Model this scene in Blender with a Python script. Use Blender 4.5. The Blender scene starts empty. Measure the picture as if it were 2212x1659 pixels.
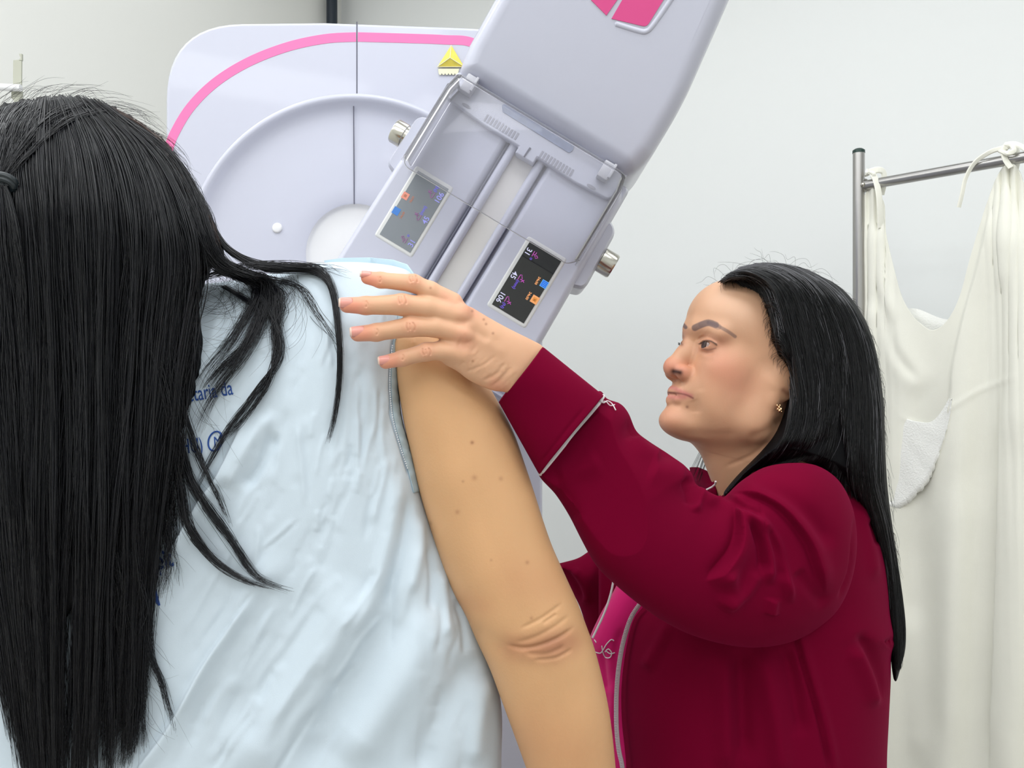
import bpy, bmesh, math, random
import numpy as np
from mathutils import Vector, Matrix
from mathutils.bvhtree import BVHTree

# ---------------------------------------------------------------- camera, light, exposure
FPX, CU, CV, ZC = 1900.0, 1106.0, 829.5, 1.38
sc = bpy.context.scene
COL = sc.collection
cam = bpy.data.objects.new('camera', bpy.data.cameras.new('camera'))
COL.objects.link(cam)
cam.location = (0, 0, ZC)
cam.rotation_euler = (math.radians(90), 0, 0)
cam.data.sensor_width = 36.0
cam.data.lens = 36.0 * FPX / 2212.0
cam.data.clip_start = 0.02
sc.camera = cam
sc.view_settings.view_transform = 'Standard'
sc.view_settings.look = 'None'
sc.view_settings.gamma = 1.0
sc.view_settings.use_curve_mapping = False
sc.view_settings.exposure = -0.17
wd = bpy.data.worlds.new('world'); sc.world = wd; wd.use_nodes = True
wd.node_tree.nodes['Background'].inputs[0].default_value = (0.9, 0.95, 1.0, 1)
wd.node_tree.nodes['Background'].inputs[1].default_value = 0.3

def area_light(name, loc, sx, sy, power, rz=0.0, color=(1, 0.99, 0.97), rx=0.0, ry=0.0):
    l = bpy.data.lights.new(name, 'AREA'); l.shape = 'RECTANGLE'
    l.size = sx; l.size_y = sy; l.energy = power; l.color = color
    o = bpy.data.objects.new(name, l); COL.objects.link(o)
    o.location = loc; o.rotation_euler = (rx, ry, rz)
    return o
RZ = math.radians(-30)
for lx in (-1.7, -0.2, 1.3):
    for ly, pw in ((-2.3, 15), (-1.0, 17), (0.3, 15), (1.5, 8)):
        c_, s_ = math.cos(RZ), math.sin(RZ)
        if ly > 1 and lx < -1: pw = 3.5
        area_light('ceiling_lamp_light', (lx * c_ - ly * s_ - 0.1, lx * s_ + ly * c_ + 0.15, 3.04), 1.2, 0.6, pw, RZ, (0.955, 0.98, 1.0))

# ---------------------------------------------------------------- generic helpers
def P(u, v, Y):
    return Vector(((u - CU) / FPX * Y, Y, ZC - (v - CV) / FPX * Y))
def srgb(r, g, b):
    f = lambda c: (c / 255 / 12.92) if c / 255 <= 0.04045 else ((c / 255 + 0.055) / 1.055) ** 2.4
    return (f(r), f(g), f(b), 1.0)
def mat(name, col, rough=0.5, spec=0.5, metal=0.0, coat=0.0, sheen=0.0, sss=0.0, noise=0.0, nscale=40.0, bump=0.0, bscale=300.0,
        attr=None, emit=None, estr=1.0, trans=0.0, alpha=1.0, ior=1.45, bdist=0.001, sheen_tint=None, scale3=None, coatr=0.05):
    m = bpy.data.materials.new(name); m.use_nodes = True
    nt = m.node_tree; N = nt.nodes; L = nt.links
    b = N['Principled BSDF']
    b.inputs['Roughness'].default_value = rough
    b.inputs['Specular IOR Level'].default_value = spec
    b.inputs['Metallic'].default_value = metal
    b.inputs['Coat Weight'].default_value = coat
    b.inputs['Coat Roughness'].default_value = coatr
    b.inputs['Sheen Weight'].default_value = sheen
    b.inputs['Sheen Roughness'].default_value = 0.4
    if sheen_tint: b.inputs['Sheen Tint'].default_value = sheen_tint
    b.inputs['Transmission Weight'].default_value = trans
    b.inputs['Alpha'].default_value = alpha
    b.inputs['IOR'].default_value = ior
    if sss:
        b.inputs['Subsurface Weight'].default_value = sss
        b.inputs['Subsurface Radius'].default_value = (1.0, 0.35, 0.2)
        b.inputs['Subsurface Scale'].default_value = 0.006
    if emit:
        b.inputs['Emission Color'].default_value = emit
        b.inputs['Emission Strength'].default_value = estr
    tc = N.new('ShaderNodeTexCoord')
    vec = tc.outputs['Object']
    if scale3:
        mp = N.new('ShaderNodeMapping'); mp.inputs['Scale'].default_value = scale3
        L.new(vec, mp.inputs[0]); vec = mp.outputs[0]
    src = None
    if attr:
        a = N.new('ShaderNodeAttribute'); a.attribute_name = attr
        src = a.outputs['Color']
    if noise:
        n = N.new('ShaderNodeTexNoise'); n.inputs['Scale'].default_value = nscale
        n.inputs['Detail'].default_value = 4
        L.new(vec, n.inputs['Vector'])
        mx = N.new('ShaderNodeMix'); mx.data_type = 'RGBA'; mx.blend_type = 'MULTIPLY'
        mx.inputs[0].default_value = 1.0
        mr = N.new('ShaderNodeMapRange')
        mr.inputs[1].default_value = 0.3; mr.inputs[2].default_value = 0.7
        mr.inputs[3].default_value = 1.0 - noise; mr.inputs[4].default_value = 1.0 + noise * 0.4
        L.new(n.outputs[0], mr.inputs[0]); L.new(mr.outputs[0], mx.inputs[7])
        if src: L.new(src, mx.inputs[6])
        else: mx.inputs[6].default_value = col
        src = mx.outputs[2]
    if src: L.new(src, b.inputs['Base Color'])
    else: b.inputs['Base Color'].default_value = col
    if bump:
        n2 = N.new('ShaderNodeTexNoise'); n2.inputs['Scale'].default_value = bscale; n2.inputs['Detail'].default_value = 3
        L.new(vec, n2.inputs['Vector'])
        bp = N.new('ShaderNodeBump'); bp.inputs['Strength'].default_value = bump; bp.inputs['Distance'].default_value = bdist
        L.new(n2.outputs[0], bp.inputs['Height']); L.new(bp.outputs[0], b.inputs['Normal'])
    return m

def link(o, parent=None, **kw):
    COL.objects.link(o)
    if parent is not None: o.parent = parent
    for k, v in kw.items(): o[k] = v
    return o
def thing(name, label, cat, loc=(0, 0, 0), group=None):
    o = bpy.data.objects.new(name, None); COL.objects.link(o)
    o.location = loc; o['label'] = label; o['category'] = cat
    o.empty_display_size = 0.05
    if group: o['group'] = group
    return o
def set_parent(o, parent):
    if parent is None: return
    wl = world_loc(parent)
    o.parent = parent
    o.location = Vector(o.location) - wl
def world_loc(p):
    l = Vector((0, 0, 0))
    while p is not None:
        l += Vector(p.location); p = p.parent
    return l
def mesh_obj(name, V, F, m, parent=None, smooth=True, colors=None, **kw):
    V = np.asarray(V, dtype=np.float32)
    me = bpy.data.meshes.new(name)
    if isinstance(F, np.ndarray) and F.shape[1] in (3, 4):
        k = F.shape[1]
        me.vertices.add(len(V)); me.vertices.foreach_set('co', V.ravel())
        me.loops.add(F.size); me.loops.foreach_set('vertex_index', F.astype(np.int32).ravel())
        me.polygons.add(len(F)); me.polygons.foreach_set('loop_start', np.arange(0, F.size, k, dtype=np.int32))
        me.update(calc_edges=True)
    else:
        me.from_pydata(V.tolist(), [], [list(map(int, f)) for f in F]); me.update()
    if smooth: me.polygons.foreach_set('use_smooth', np.ones(len(me.polygons), dtype=bool))
    if colors is not None:
        a = me.color_attributes.new('col', 'FLOAT_COLOR', 'POINT')
        c = np.ones((len(V), 4), dtype=np.float32); c[:, :3] = colors
        a.data.foreach_set('color', c.ravel())
    ms = m if isinstance(m, (list, tuple)) else [m]
    for x in ms: me.materials.append(x)
    o = bpy.data.objects.new(name, me)
    COL.objects.link(o)
    set_parent(o, parent)
    for k_, v_ in kw.items(): o[k_] = v_
    return o
class MB:
    """collects shapes for one mesh"""
    def __init__(s): s.bm = bmesh.new()
    def box(s, c, size, R=None, bevel=0.0, seg=2):
        r = bmesh.ops.create_cube(s.bm, size=1.0)
        vs = r['verts']
        bmesh.ops.scale(s.bm, vec=size, verts=vs)
        if bevel:
            es = list({e for v in vs for e in v.link_edges})
            g = bmesh.ops.bevel(s.bm, geom=es, offset=bevel, segments=seg, affect='EDGES', profile=0.5)
            vs = list({v for f in g['faces'] for v in f.verts} | {v for v in vs if v.is_valid})
            st = set(vs); grow = True
            while grow:
                grow = False
                for v in list(st):
                    for e in v.link_edges:
                        w = e.other_vert(v)
                        if w not in st: st.add(w); grow = True
            vs = list(st)
        M = Matrix.Translation(Vector(c)) @ (R.to_4x4() if R else Matrix.Identity(4))
        bmesh.ops.transform(s.bm, matrix=M, verts=vs)
        return s
    def tube(s, pts, r, seg=12, cap=True):
        pts = [Vector(p) for p in pts]
        n = len(pts); rs = r if isinstance(r, (list, tuple)) else [r] * n
        rings = []; up = None
        for i, p in enumerate(pts):
            d = (pts[min(i + 1, n - 1)] - pts[max(i - 1, 0)]).normalized()
            if up is None:
                up = Vector((0, 0, 1)) if abs(d.z) < 0.9 else Vector((1, 0, 0))
            a = d.cross(up).normalized(); b = a.cross(d).normalized(); up = b
            rings.append([s.bm.verts.new(p + (a * math.cos(t) + b * math.sin(t)) * rs[i]) for t in [2 * math.pi * k / seg for k in range(seg)]])
        for i in range(n - 1):
            for k in range(seg):
                s.bm.faces.new((rings[i][k], rings[i][(k + 1) % seg], rings[i + 1][(k + 1) % seg], rings[i + 1][k]))
        if cap:
            s.bm.faces.new(rings[0]); s.bm.faces.new(rings[-1])
        return s
    def prism(s, poly, off):
        """closed prism: poly list of Vectors, off Vector"""
        a = [s.bm.verts.new(Vector(p)) for p in poly]
        b = [s.bm.verts.new(Vector(p) + Vector(off)) for p in poly]
        n = len(a)
        s.bm.faces.new(a); s.bm.faces.new(b[::-1])
        for i in range(n): s.bm.faces.new((a[i], b[i], b[(i + 1) % n], a[(i + 1) % n]))
        return s
    def sphere(s, c, r, seg=16, scale=(1, 1, 1)):
        g = bmesh.ops.create_uvsphere(s.bm, u_segments=seg, v_segments=seg // 2 + 2, radius=r)
        bmesh.ops.scale(s.bm, vec=scale, verts=g['verts'])
        bmesh.ops.translate(s.bm, vec=Vector(c), verts=g['verts'])
        return s
    def build(s, name, m, parent=None, smooth=True, auto=35, **kw):
        bmesh.ops.recalc_face_normals(s.bm, faces=s.bm.faces[:])
        me = bpy.data.meshes.new(name); 
        for f in s.bm.faces: f.smooth = smooth
        if smooth and auto:
            for e in s.bm.edges:
                if len(e.link_faces) == 2 and e.calc_face_angle(0) > math.radians(auto): e.smooth = False
        s.bm.to_mesh(me); s.bm.free()
        me.materials.append(m)
        o = bpy.data.objects.new(name, me); COL.objects.link(o)
        set_parent(o, parent)
        for k, v in kw.items(): o[k] = v
        return o

def spline(pts, per=8, closed=False):
    p = np.asarray(pts, dtype=float); n = len(p)
    if n < 3 and not closed: 
        t = np.linspace(0, 1, per + 1)[:, None]; return p[0] * (1 - t) + p[-1] * t
    out = []
    for i in range(n if closed else n - 1):
        if closed: a, b, c, d = p[(i - 1) % n], p[i], p[(i + 1) % n], p[(i + 2) % n]
        else: a, b, c, d = p[max(i - 1, 0)], p[i], p[i + 1], p[min(i + 2, n - 1)]
        for k in range(per):
            t = k / per
            out.append(0.5 * (2 * b + (c - a) * t + (2 * a - 5 * b + 4 * c - d) * t * t + (3 * b - a - 3 * c + d) * t ** 3))
    if not closed: out.append(p[-1])
    return np.array(out)

# ---------------------------------------------------------------- implicit modelling
def smin(a, b, k):
    if k <= 0: return np.minimum(a, b)
    h = np.clip(0.5 + 0.5 * (b - a) / k, 0, 1)
    return b * (1 - h) + a * h - k * h * (1 - h)
def si(x, xs, ys):
    """smooth interpolation between a few values"""
    t = np.linspace(xs[0], xs[-1], 400); y = np.interp(t, xs, ys); k = 41
    y = np.convolve(np.pad(y, k // 2, mode='edge'), np.ones(k) / k, 'valid'); y = np.convolve(np.pad(y, k // 2, mode='edge'), np.ones(k) / k, 'valid')
    return np.interp(x, t, y)
class Field:
    def __init__(s, lo, hi, h):
        s.lo = np.array(lo, float); s.h = float(h)
        s.n = np.maximum(((np.array(hi, float) - s.lo) / h).astype(int) + 1, 4)
        s.ax = [(s.lo[i] + h * np.arange(s.n[i])).astype(np.float32) for i in range(3)]
        s.a = np.full(tuple(s.n), 60 * h, dtype=np.float32)
    def _sl(s, lo, hi):
        i0 = np.clip(np.floor((np.array(lo) - s.lo) / s.h).astype(int), 0, s.n - 1)
        i1 = np.clip(np.ceil((np.array(hi) - s.lo) / s.h).astype(int) + 1, 1, s.n)
        sl = tuple(slice(i0[i], max(i1[i], i0[i] + 1)) for i in range(3))
        X = s.ax[0][sl[0]][:, None, None]; Y = s.ax[1][sl[1]][None, :, None]; Z = s.ax[2][sl[2]][None, None, :]
        return sl, X, Y, Z
    def _apply(s, sl, d, k, sub):
        c = s.a[sl]
        s.a[sl] = (-smin(-c, d, k)) if sub else smin(c, d, k)
    def ell(s, c, r, k=0.0, R=None, sub=False):
        c = np.array(c, float); r = np.array(r, float); m = max(r) + k + 3 * s.h
        sl, X, Y, Z = s._sl(c - m, c + m)
        x, y, z = X - c[0], Y - c[1], Z - c[2]
        if R is not None:
            R = np.array(R)  # columns = local axes
            x, y, z = [x * R[0, i] + y * R[1, i] + z * R[2, i] for i in range(3)]
        k0 = np.sqrt((x / r[0]) ** 2 + (y / r[1]) ** 2 + (z / r[2]) ** 2) + 1e-6
        k1 = np.sqrt((x / r[0] ** 2) ** 2 + (y / r[1] ** 2) ** 2 + (z / r[2] ** 2) ** 2) + 1e-6
        s._apply(sl, k0 * (k0 - 1) / k1, k, sub); return s
    def cap(s, a, b, ra, rb=None, k=0.0, sub=False, flat=1.0, ax=2):
        rb = ra if rb is None else rb
        a = np.array(a, float); b = np.array(b, float); m = max(ra, rb) * max(1, flat) + k + 3 * s.h
        sl, X, Y, Z = s._sl(np.minimum(a, b) - m, np.maximum(a, b) + m)
        ba = b - a; L2 = max(float(ba @ ba), 1e-12)
        px, py, pz = X - a[0], Y - a[1], Z - a[2]
        t = np.clip((px * ba[0] + py * ba[1] + pz * ba[2]) / L2, 0, 1)
        dx, dy, dz = px - t * ba[0], py - t * ba[1], pz - t * ba[2]
        if flat != 1.0: dz = dz / flat
        d = np.sqrt(dx * dx + dy * dy + dz * dz) - (ra + (rb - ra) * t)
        s._apply(sl, d, k, sub); return s
    def chain(s, pts, rs, k=0.0, sub=False, flat=1.0):
        for i in range(len(pts) - 1): s.cap(pts[i], pts[i + 1], rs[i], rs[i + 1], k if i else k, sub, flat)
        return s
    def inflate(s, poly, R, Tn, Tf=None, wc=0.0, k=0.0, per=6, sub=False, power=2.0, ep=1.0):
        """solid whose outline is poly (u,v) and whose cross section is round: near half Tn deep, far half Tf"""
        Tf = Tn if Tf is None else Tf
        pl = spline(poly, per, True) if per > 1 else np.array(poly, float)
        U = s.ax[0][:, None]; V = s.ax[1][None, :]
        d2 = np.full((s.n[0], s.n[1]), 1e12, dtype=np.float32); ins = np.zeros_like(d2, dtype=bool)
        n = len(pl)
        for i in range(n):
            a = pl[i]; b = pl[(i + 1) % n]; e = b - a; L2 = max(e @ e, 1e-9)
            t = np.clip(((U - a[0]) * e[0] + (V - a[1]) * e[1]) / L2, 0, 1)
            d2 = np.minimum(d2, (U - a[0] - t * e[0]) ** 2 + (V - a[1] - t * e[1]) ** 2)
            c = (a[1] > V) != (b[1] > V)
            with np.errstate(divide='ignore', invalid='ignore'):
                xc = a[0] + (V - a[1]) / (b[1] - a[1] if abs(b[1] - a[1]) > 1e-9 else 1e-9) * e[0]
            ins ^= (c & (U < xc))
        d = np.where(ins, np.sqrt(d2), -np.sqrt(d2))
        ev = lambda q: (q(U, V) if callable(q) else q) * np.ones_like(d)
        R_, Tn_, Tf_, wc_ = ev(R), ev(Tn), ev(Tf), ev(wc)
        e = np.maximum(1 - d / R_, 0)[:, :, None] ** ep
        w = s.ax[2][None, None, :] - wc_[:, :, None]
        q = np.where(w < 0, -w / Tn_[:, :, None], w / Tf_[:, :, None])
        f = ((e ** power + q ** power) ** (1 / power) - 1) * np.minimum(R_, np.minimum(Tn_, Tf_))[:, :, None]
        s._apply((slice(None),) * 3, f.astype(np.float32), k, sub); return s
    def nets(s):
        a = s.a.copy(); big = 10 * s.h
        a[0] = a[-1] = big; a[:, 0] = a[:, -1] = big; a[:, :, 0] = a[:, :, -1] = big
        ng = a < 0
        cs = ng[:-1, :-1, :-1].astype(np.int8)
        tot = np.zeros_like(cs)
        for dx in (0, 1):
            for dy in (0, 1):
                for dz in (0, 1):
                    tot += ng[dx:dx + cs.shape[0], dy:dy + cs.shape[1], dz:dz + cs.shape[2]]
        act = (tot > 0) & (tot < 8)
        I, J, K = np.nonzero(act)
        idx = np.full(act.shape, -1, dtype=np.int32); idx[I, J, K] = np.arange(len(I))
        acc = np.zeros((len(I), 3)); cnt = np.zeros(len(I))
        cr = [(0, 0, 0), (1, 0, 0), (0, 1, 0), (1, 1, 0), (0, 0, 1), (1, 0, 1), (0, 1, 1), (1, 1, 1)]
        vals = [a[I + c[0], J + c[1], K + c[2]] for c in cr]
        for i in range(8):
            for j in range(i + 1, 8):
                if sum(abs(cr[i][q] - cr[j][q]) for q in range(3)) != 1: continue
                m = (vals[i] < 0) != (vals[j] < 0)
                t = np.where(m, vals[i] / np.where(m, vals[i] - vals[j], 1), 0)
                for q in range(3):
                    acc[:, q] += np.where(m, cr[i][q] + t * (cr[j][q] - cr[i][q]), 0)
                cnt += m
        V = (acc / cnt[:, None] + np.stack([I, J, K], 1)) * s.h + s.lo
        F = []
        for ax in range(3):
            A = ng
            sl0 = [slice(None)] * 3; sl1 = [slice(None)] * 3
            sl0[ax] = slice(0, -1); sl1[ax] = slice(1, None)
            x = A[tuple(sl0)] != A[tuple(sl1)]
            i, j, k = np.nonzero(x)
            o = [(1, 2), (2, 0), (0, 1)][ax]
            ok = (np.stack([i, j, k], 1)[:, o[0]] > 0) & (np.stack([i, j, k], 1)[:, o[1]] > 0)
            i, j, k = i[ok], j[ok], k[ok]
            b = np.stack([i, j, k], 1)
            e0 = np.zeros(3, int); e0[o[0]] = 1; e1 = np.zeros(3, int); e1[o[1]] = 1
            q = [b, b - e0, b - e0 - e1, b - e1]
            lim = np.array(idx.shape)
            good = np.all(b < lim, axis=1)
            q = [p[good] for p in q]; b = b[good]
            f = np.stack([idx[p[:, 0], p[:, 1], p[:, 2]] for p in q], 1)
            neg = ng[b[:, 0], b[:, 1], b[:, 2]]
            f = np.where(neg[:, None], f, f[:, ::-1])
            F.append(f[np.all(f >= 0, axis=1)])
        return V, np.concatenate(F)

def subdiv(V, F):
    """one Catmull-Clark level, done by Blender's modifier"""
    me = bpy.data.meshes.new('tmp'); V = np.asarray(V, np.float32)
    me.vertices.add(len(V)); me.vertices.foreach_set('co', V.ravel())
    me.loops.add(F.size); me.loops.foreach_set('vertex_index', F.astype(np.int32).ravel())
    me.polygons.add(len(F)); me.polygons.foreach_set('loop_start', np.arange(0, F.size, 4, dtype=np.int32)); me.update(calc_edges=True)
    o = bpy.data.objects.new('tmp', me); COL.objects.link(o)
    m = o.modifiers.new('s', 'SUBSURF'); m.levels = 1; m.subdivision_type = 'CATMULL_CLARK'
    dg = bpy.context.evaluated_depsgraph_get(); e = o.evaluated_get(dg); em = e.to_mesh()
    v = np.empty(len(em.vertices) * 3, np.float32); em.vertices.foreach_get('co', v)
    f = np.empty(len(em.loops), np.int32); em.loops.foreach_get('vertex_index', f)
    e.to_mesh_clear(); bpy.data.objects.remove(o); bpy.data.meshes.remove(me)
    return v.reshape(-1, 3).astype(float), f.reshape(-1, 4)
def normals(V, F):
    n = np.zeros_like(V)
    fn = np.cross(V[F[:, 2]] - V[F[:, 0]], V[F[:, 3 % F.shape[1]]] - V[F[:, 1]])
    for c in range(F.shape[1]): 
        for q in range(3): n[:, q] += np.bincount(F[:, c], fn[:, q], len(V))
    return n / (np.linalg.norm(n, axis=1, keepdims=True) + 1e-12)
def px2world(V, Y0):
    """(u, v, w) with w in pixels of depth at Y0 -> metres"""
    Y = Y0 + V[:, 2] * Y0 / FPX
    return np.stack([(V[:, 0] - CU) / FPX * Y, Y, ZC - (V[:, 1] - CV) / FPX * Y], 1)
def world2px(W):
    return np.stack([CU + W[:, 0] / W[:, 1] * FPX, CV - (W[:, 2] - ZC) / W[:, 1] * FPX], 1)
def pdist(uv, line):
    """distance to polyline and position along it (0..1)"""
    L = np.concatenate([[0], np.cumsum(np.linalg.norm(np.diff(line, axis=0), axis=1))])
    best = np.full(len(uv), 1e9); tt = np.zeros(len(uv)); sd = np.zeros(len(uv))
    for i in range(len(line) - 1):
        a, b = line[i], line[i + 1]; e = b - a; l2 = max(e @ e, 1e-9)
        r = uv - a
        t = np.clip((r @ e) / l2, 0, 1)
        dd = r - t[:, None] * e
        d = np.sqrt((dd ** 2).sum(1)); m = d < best
        best[m] = d[m]; tt[m] = ((L[i] + t * (L[i + 1] - L[i])) / L[-1])[m]
        sd[m] = np.sign(e[0] * r[:, 1] - e[1] * r[:, 0])[m]
    return best, tt, sd
def folds(W, F, strokes, near=0.0):
    """real relief: push the vertices that face the viewer's side along their normals. stroke = (points, width_px, height_m[, mode])"""
    uv = world2px(W); N = normals(W, F)
    view = -W / np.linalg.norm(W - np.array([0, 0, 0]), axis=1, keepdims=True)
    face = np.clip(((N * -np.stack([W[:, 0], W[:, 1], W[:, 2] - ZC], 1) / np.linalg.norm(W - [0, 0, ZC], axis=1, keepdims=True)).sum(1) + near) / 0.25, 0, 1)
    D = np.zeros(len(W))
    for s in strokes:
        line = spline(s[0], 6); w = s[1]; amp = s[2]; mode = s[3] if len(s) > 3 else 'g'
        lo = line.min(0) - 3.2 * w; hi = line.max(0) + 3.2 * w
        m = np.nonzero(np.all((uv > lo) & (uv < hi), axis=1) & (face > 0))[0]
        if not len(m): continue
        d, t, sd = pdist(uv[m], line)
        tp = np.clip(np.minimum(t, 1 - t) * 5, 0, 1); tp = tp * tp * (3 - 2 * tp)
        if mode == 'f' or np.linalg.norm(np.diff(line, axis=0), axis=1).sum() < 4.5 * w: tp = 1.0
        x = d / w
        if mode == 's':   # step edge: high on the left of the line direction, dropping sharply to the right
            g = np.where(sd < 0, np.exp(-0.5 * (x / 1.6) ** 2), -0.5 * np.exp(-0.5 * (x / 0.7) ** 2) + 0.0)
            g = np.where(sd < 0, g, np.exp(-0.5 * (x / 0.22) ** 2) * 1.45 - 0.45 * np.exp(-0.5 * (x / 0.9) ** 2))
        elif mode == 'c':  # thin crease
            g = -np.exp(-x) 
        else: g = np.exp(-0.5 * x * x)
        D[m] += g * tp * amp
    return W + N * (D * face)[:, None]
def paint(C, W, strokes, N=None):
    """vertex colour strokes: lips, brows, freckles, and some painted shade and highlight. stroke = (points, width_px, rgb, alpha)"""
    uv = world2px(W)
    for s in strokes:
        line = spline(s[0], 6) if len(s[0]) > 1 else np.array([s[0][0], (s[0][0][0] + 0.01, s[0][0][1])], float)
        w = s[1]; lo = line.min(0) - 3 * w; hi = line.max(0) + 3 * w
        m = np.nonzero(np.all((uv > lo) & (uv < hi), axis=1))[0]
        if N is not None: m = m[(N[m, 1] < 0.2)]
        if not len(m): continue
        d, t, sd = pdist(uv[m], line)
        hard = s[4] if len(s) > 4 else 2
        a = (np.exp(-0.5 * (d / w) ** 2) if hard == 2 else np.clip((w - d) / 2.0 + 0.5, 0, 1)) * s[3]
        C[m] = C[m] * (1 - a[:, None]) + np.array(s[2][:3]) * a[:, None]
    return C
def vnoise(W, scale, seed=0):
    r = np.random.RandomState(seed); out = np.zeros(len(W))
    for _ in range(7):
        k = r.normal(size=3) * scale; out += np.sin(W @ k + r.uniform(0, 6.28))
    return out / 7

def hair(name, strands, radii, m, parent, **kw):
    """strands: list of (n,3) arrays; radii: list of root radii"""
    cu = bpy.data.hair_curves.new(name)
    cu.add_curves([len(s) for s in strands])
    pos = np.concatenate(strands).astype(np.float32)
    wl = world_loc(parent) if parent else Vector((0, 0, 0))
    pos = pos - np.array(wl, dtype=np.float32)
    cu.points.foreach_set('position', pos.ravel())
    rr = np.concatenate([r * np.clip((1 - np.linspace(0, 1, len(s)) ** 4 * 0.75), 0.1, 1) for s, r in zip(strands, radii)]).astype(np.float32)
    cu.points.foreach_set('radius', rr)
    cu.materials.append(m)
    o = bpy.data.objects.new(name, cu); COL.objects.link(o); o.parent = parent
    for k, v in kw.items(): o[k] = v
    return o
def resample(line, n):
    L = np.concatenate([[0], np.cumsum(np.linalg.norm(np.diff(line, axis=0), axis=1))])
    t = np.linspace(0, L[-1], n)
    return np.stack([np.interp(t, L, line[:, i]) for i in range(line.shape[1])], 1)
def family(guides, n, rng, npts=18, wob=3.0, clump=0, spread=4.0, dY=0.004, lenvar=0.15, wfreq=1.6, startvar=0.0, cl_tight=0.75, cw=0.0):
    """strands that run between neighbouring guides; a guide is a list of (u, v, Y)"""
    G = [resample(spline(g, 8), 48) for g in guides]
    out = []
    cc = rng.uniform(0, len(G) - 1, max(clump, 1))
    cph = rng.uniform(0, 6.28, (max(clump, 1), 3)); cam_ = rng.uniform(0.3, 1.3, max(clump, 1)); cdy = rng.normal(size=max(clump, 1)) * dY * 0.8
    for i in range(n):
        if clump:
            ci = rng.randint(clump); c = cc[ci]; s0 = np.clip(c + rng.normal() * 0.16, 0, len(G) - 1); s1 = c + (s0 - c) * (1 - cl_tight)
        else: ci = 0; s0 = s1 = rng.uniform(0, len(G) - 1)
        ss = np.clip(np.linspace(s0, s1, 48), 0, len(G) - 1.0001)
        k = ss.astype(int); f = ss - k
        k2 = np.minimum(k + 1, len(G) - 1); ar = np.arange(48)
        GA = np.array(G)
        L = GA[k, ar] * (1 - f)[:, None] + GA[k2, ar] * f[:, None]
        t = np.linspace(0, 1, 48)
        a = rng.uniform(0, 6.28, 4)
        env = np.minimum(1, t * 4)
        L[:, 0] += env * (wob * np.sin(t * wfreq * 6.28 * rng.uniform(0.6, 1.2) + a[0]) + wob * 0.4 * np.sin(t * 25 + a[1])) + rng.normal() * spread
        if cw: L[:, 0] += np.minimum(1, t * 2.5) * cw * cam_[ci] * (np.sin(t * 7 + cph[ci, 0]) + 0.5 * np.sin(t * 13 + cph[ci, 1])); L[:, 2] += cdy[ci] * env
        L[:, 1] += env * wob * 0.6 * np.sin(t * wfreq * 5 + a[2]) + rng.normal() * spread * 0.5
        L[:, 2] += rng.uniform(-1, 1) * dY + env * dY * 0.4 * np.sin(t * 9 + a[3])
        e = 1 - abs(rng.normal()) * lenvar
        st = abs(rng.normal()) * startvar
        L = resample(L[int(48 * min(st, 0.6)):max(int(48 * max(e, 0.35)), 6)], npts)
        Y = L[:, 2]
        out.append(np.stack([(L[:, 0] - CU) / FPX * Y, Y, ZC - (L[:, 1] - CV) / FPX * Y], 1))
    return out
# ---------------------------------------------------------------- materials
M = {}
M['wall_l'] = mat('wall_paint_warm', srgb(236, 236, 231), 0.6, 0.3, bump=0.05, bscale=220)
M['wall_r'] = mat('wall_paint', srgb(239, 241, 240), 0.6, 0.3, bump=0.05, bscale=220)
M['ceil'] = mat('ceiling_paint', srgb(240, 240, 240), 0.8)
M['floor'] = mat('vinyl_floor', srgb(176, 172, 165), 0.4, noise=0.08, nscale=12)
M['plastic'] = mat('lavender_white_plastic', srgb(200, 202, 217), 0.32, 0.5, coat=0.3)
M['plastic2'] = mat('white_plastic', srgb(238, 238, 240), 0.3, 0.5, coat=0.3)
M['pinkst'] = mat('pink_stripe', srgb(253, 120, 178), 0.4)
M['pinkhd'] = mat('rose_pink_emblem', srgb(226, 82, 146), 0.4)
M['seam'] = mat('dark_seam', srgb(95, 95, 110), 0.7)
M['metal'] = mat('brushed_metal', srgb(196, 193, 184), 0.22, metal=1.0)
M['steel'] = mat('brushed_steel_tube', srgb(176, 174, 172), 0.3, metal=1.0, noise=0.08, nscale=30, scale3=(1, 1, 0.05))
M['track'] = mat('beige_track', srgb(222, 219, 215), 0.45)
M['bezel'] = mat('off_white_bezel', srgb(226, 227, 225), 0.4)
M['vent'] = mat('vent_gray', srgb(160, 160, 172), 0.6)
M['slot'] = mat('blue_gray_plate', srgb(150, 160, 190), 0.35, noise=0.25, nscale=90)
M['clip'] = mat('clip_gray', srgb(190, 190, 198), 0.35)
M['black'] = mat('black_plastic', srgb(28, 36, 40), 0.4)
M['conduit'] = mat('black_conduit', srgb(34, 44, 56), 0.35)
M['screen'] = mat('dark_screen_glass', srgb(30, 32, 34), 0.04, 0.8, coat=0.0)
M['screen_l'] = mat('screen_glass_gray_reflection', srgb(138, 144, 150), 0.25, 0.6)  # bright room reflection put into the left display's base colour
M['bracket'] = mat('sage_painted_steel', srgb(186, 187, 172), 0.5)
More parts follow.
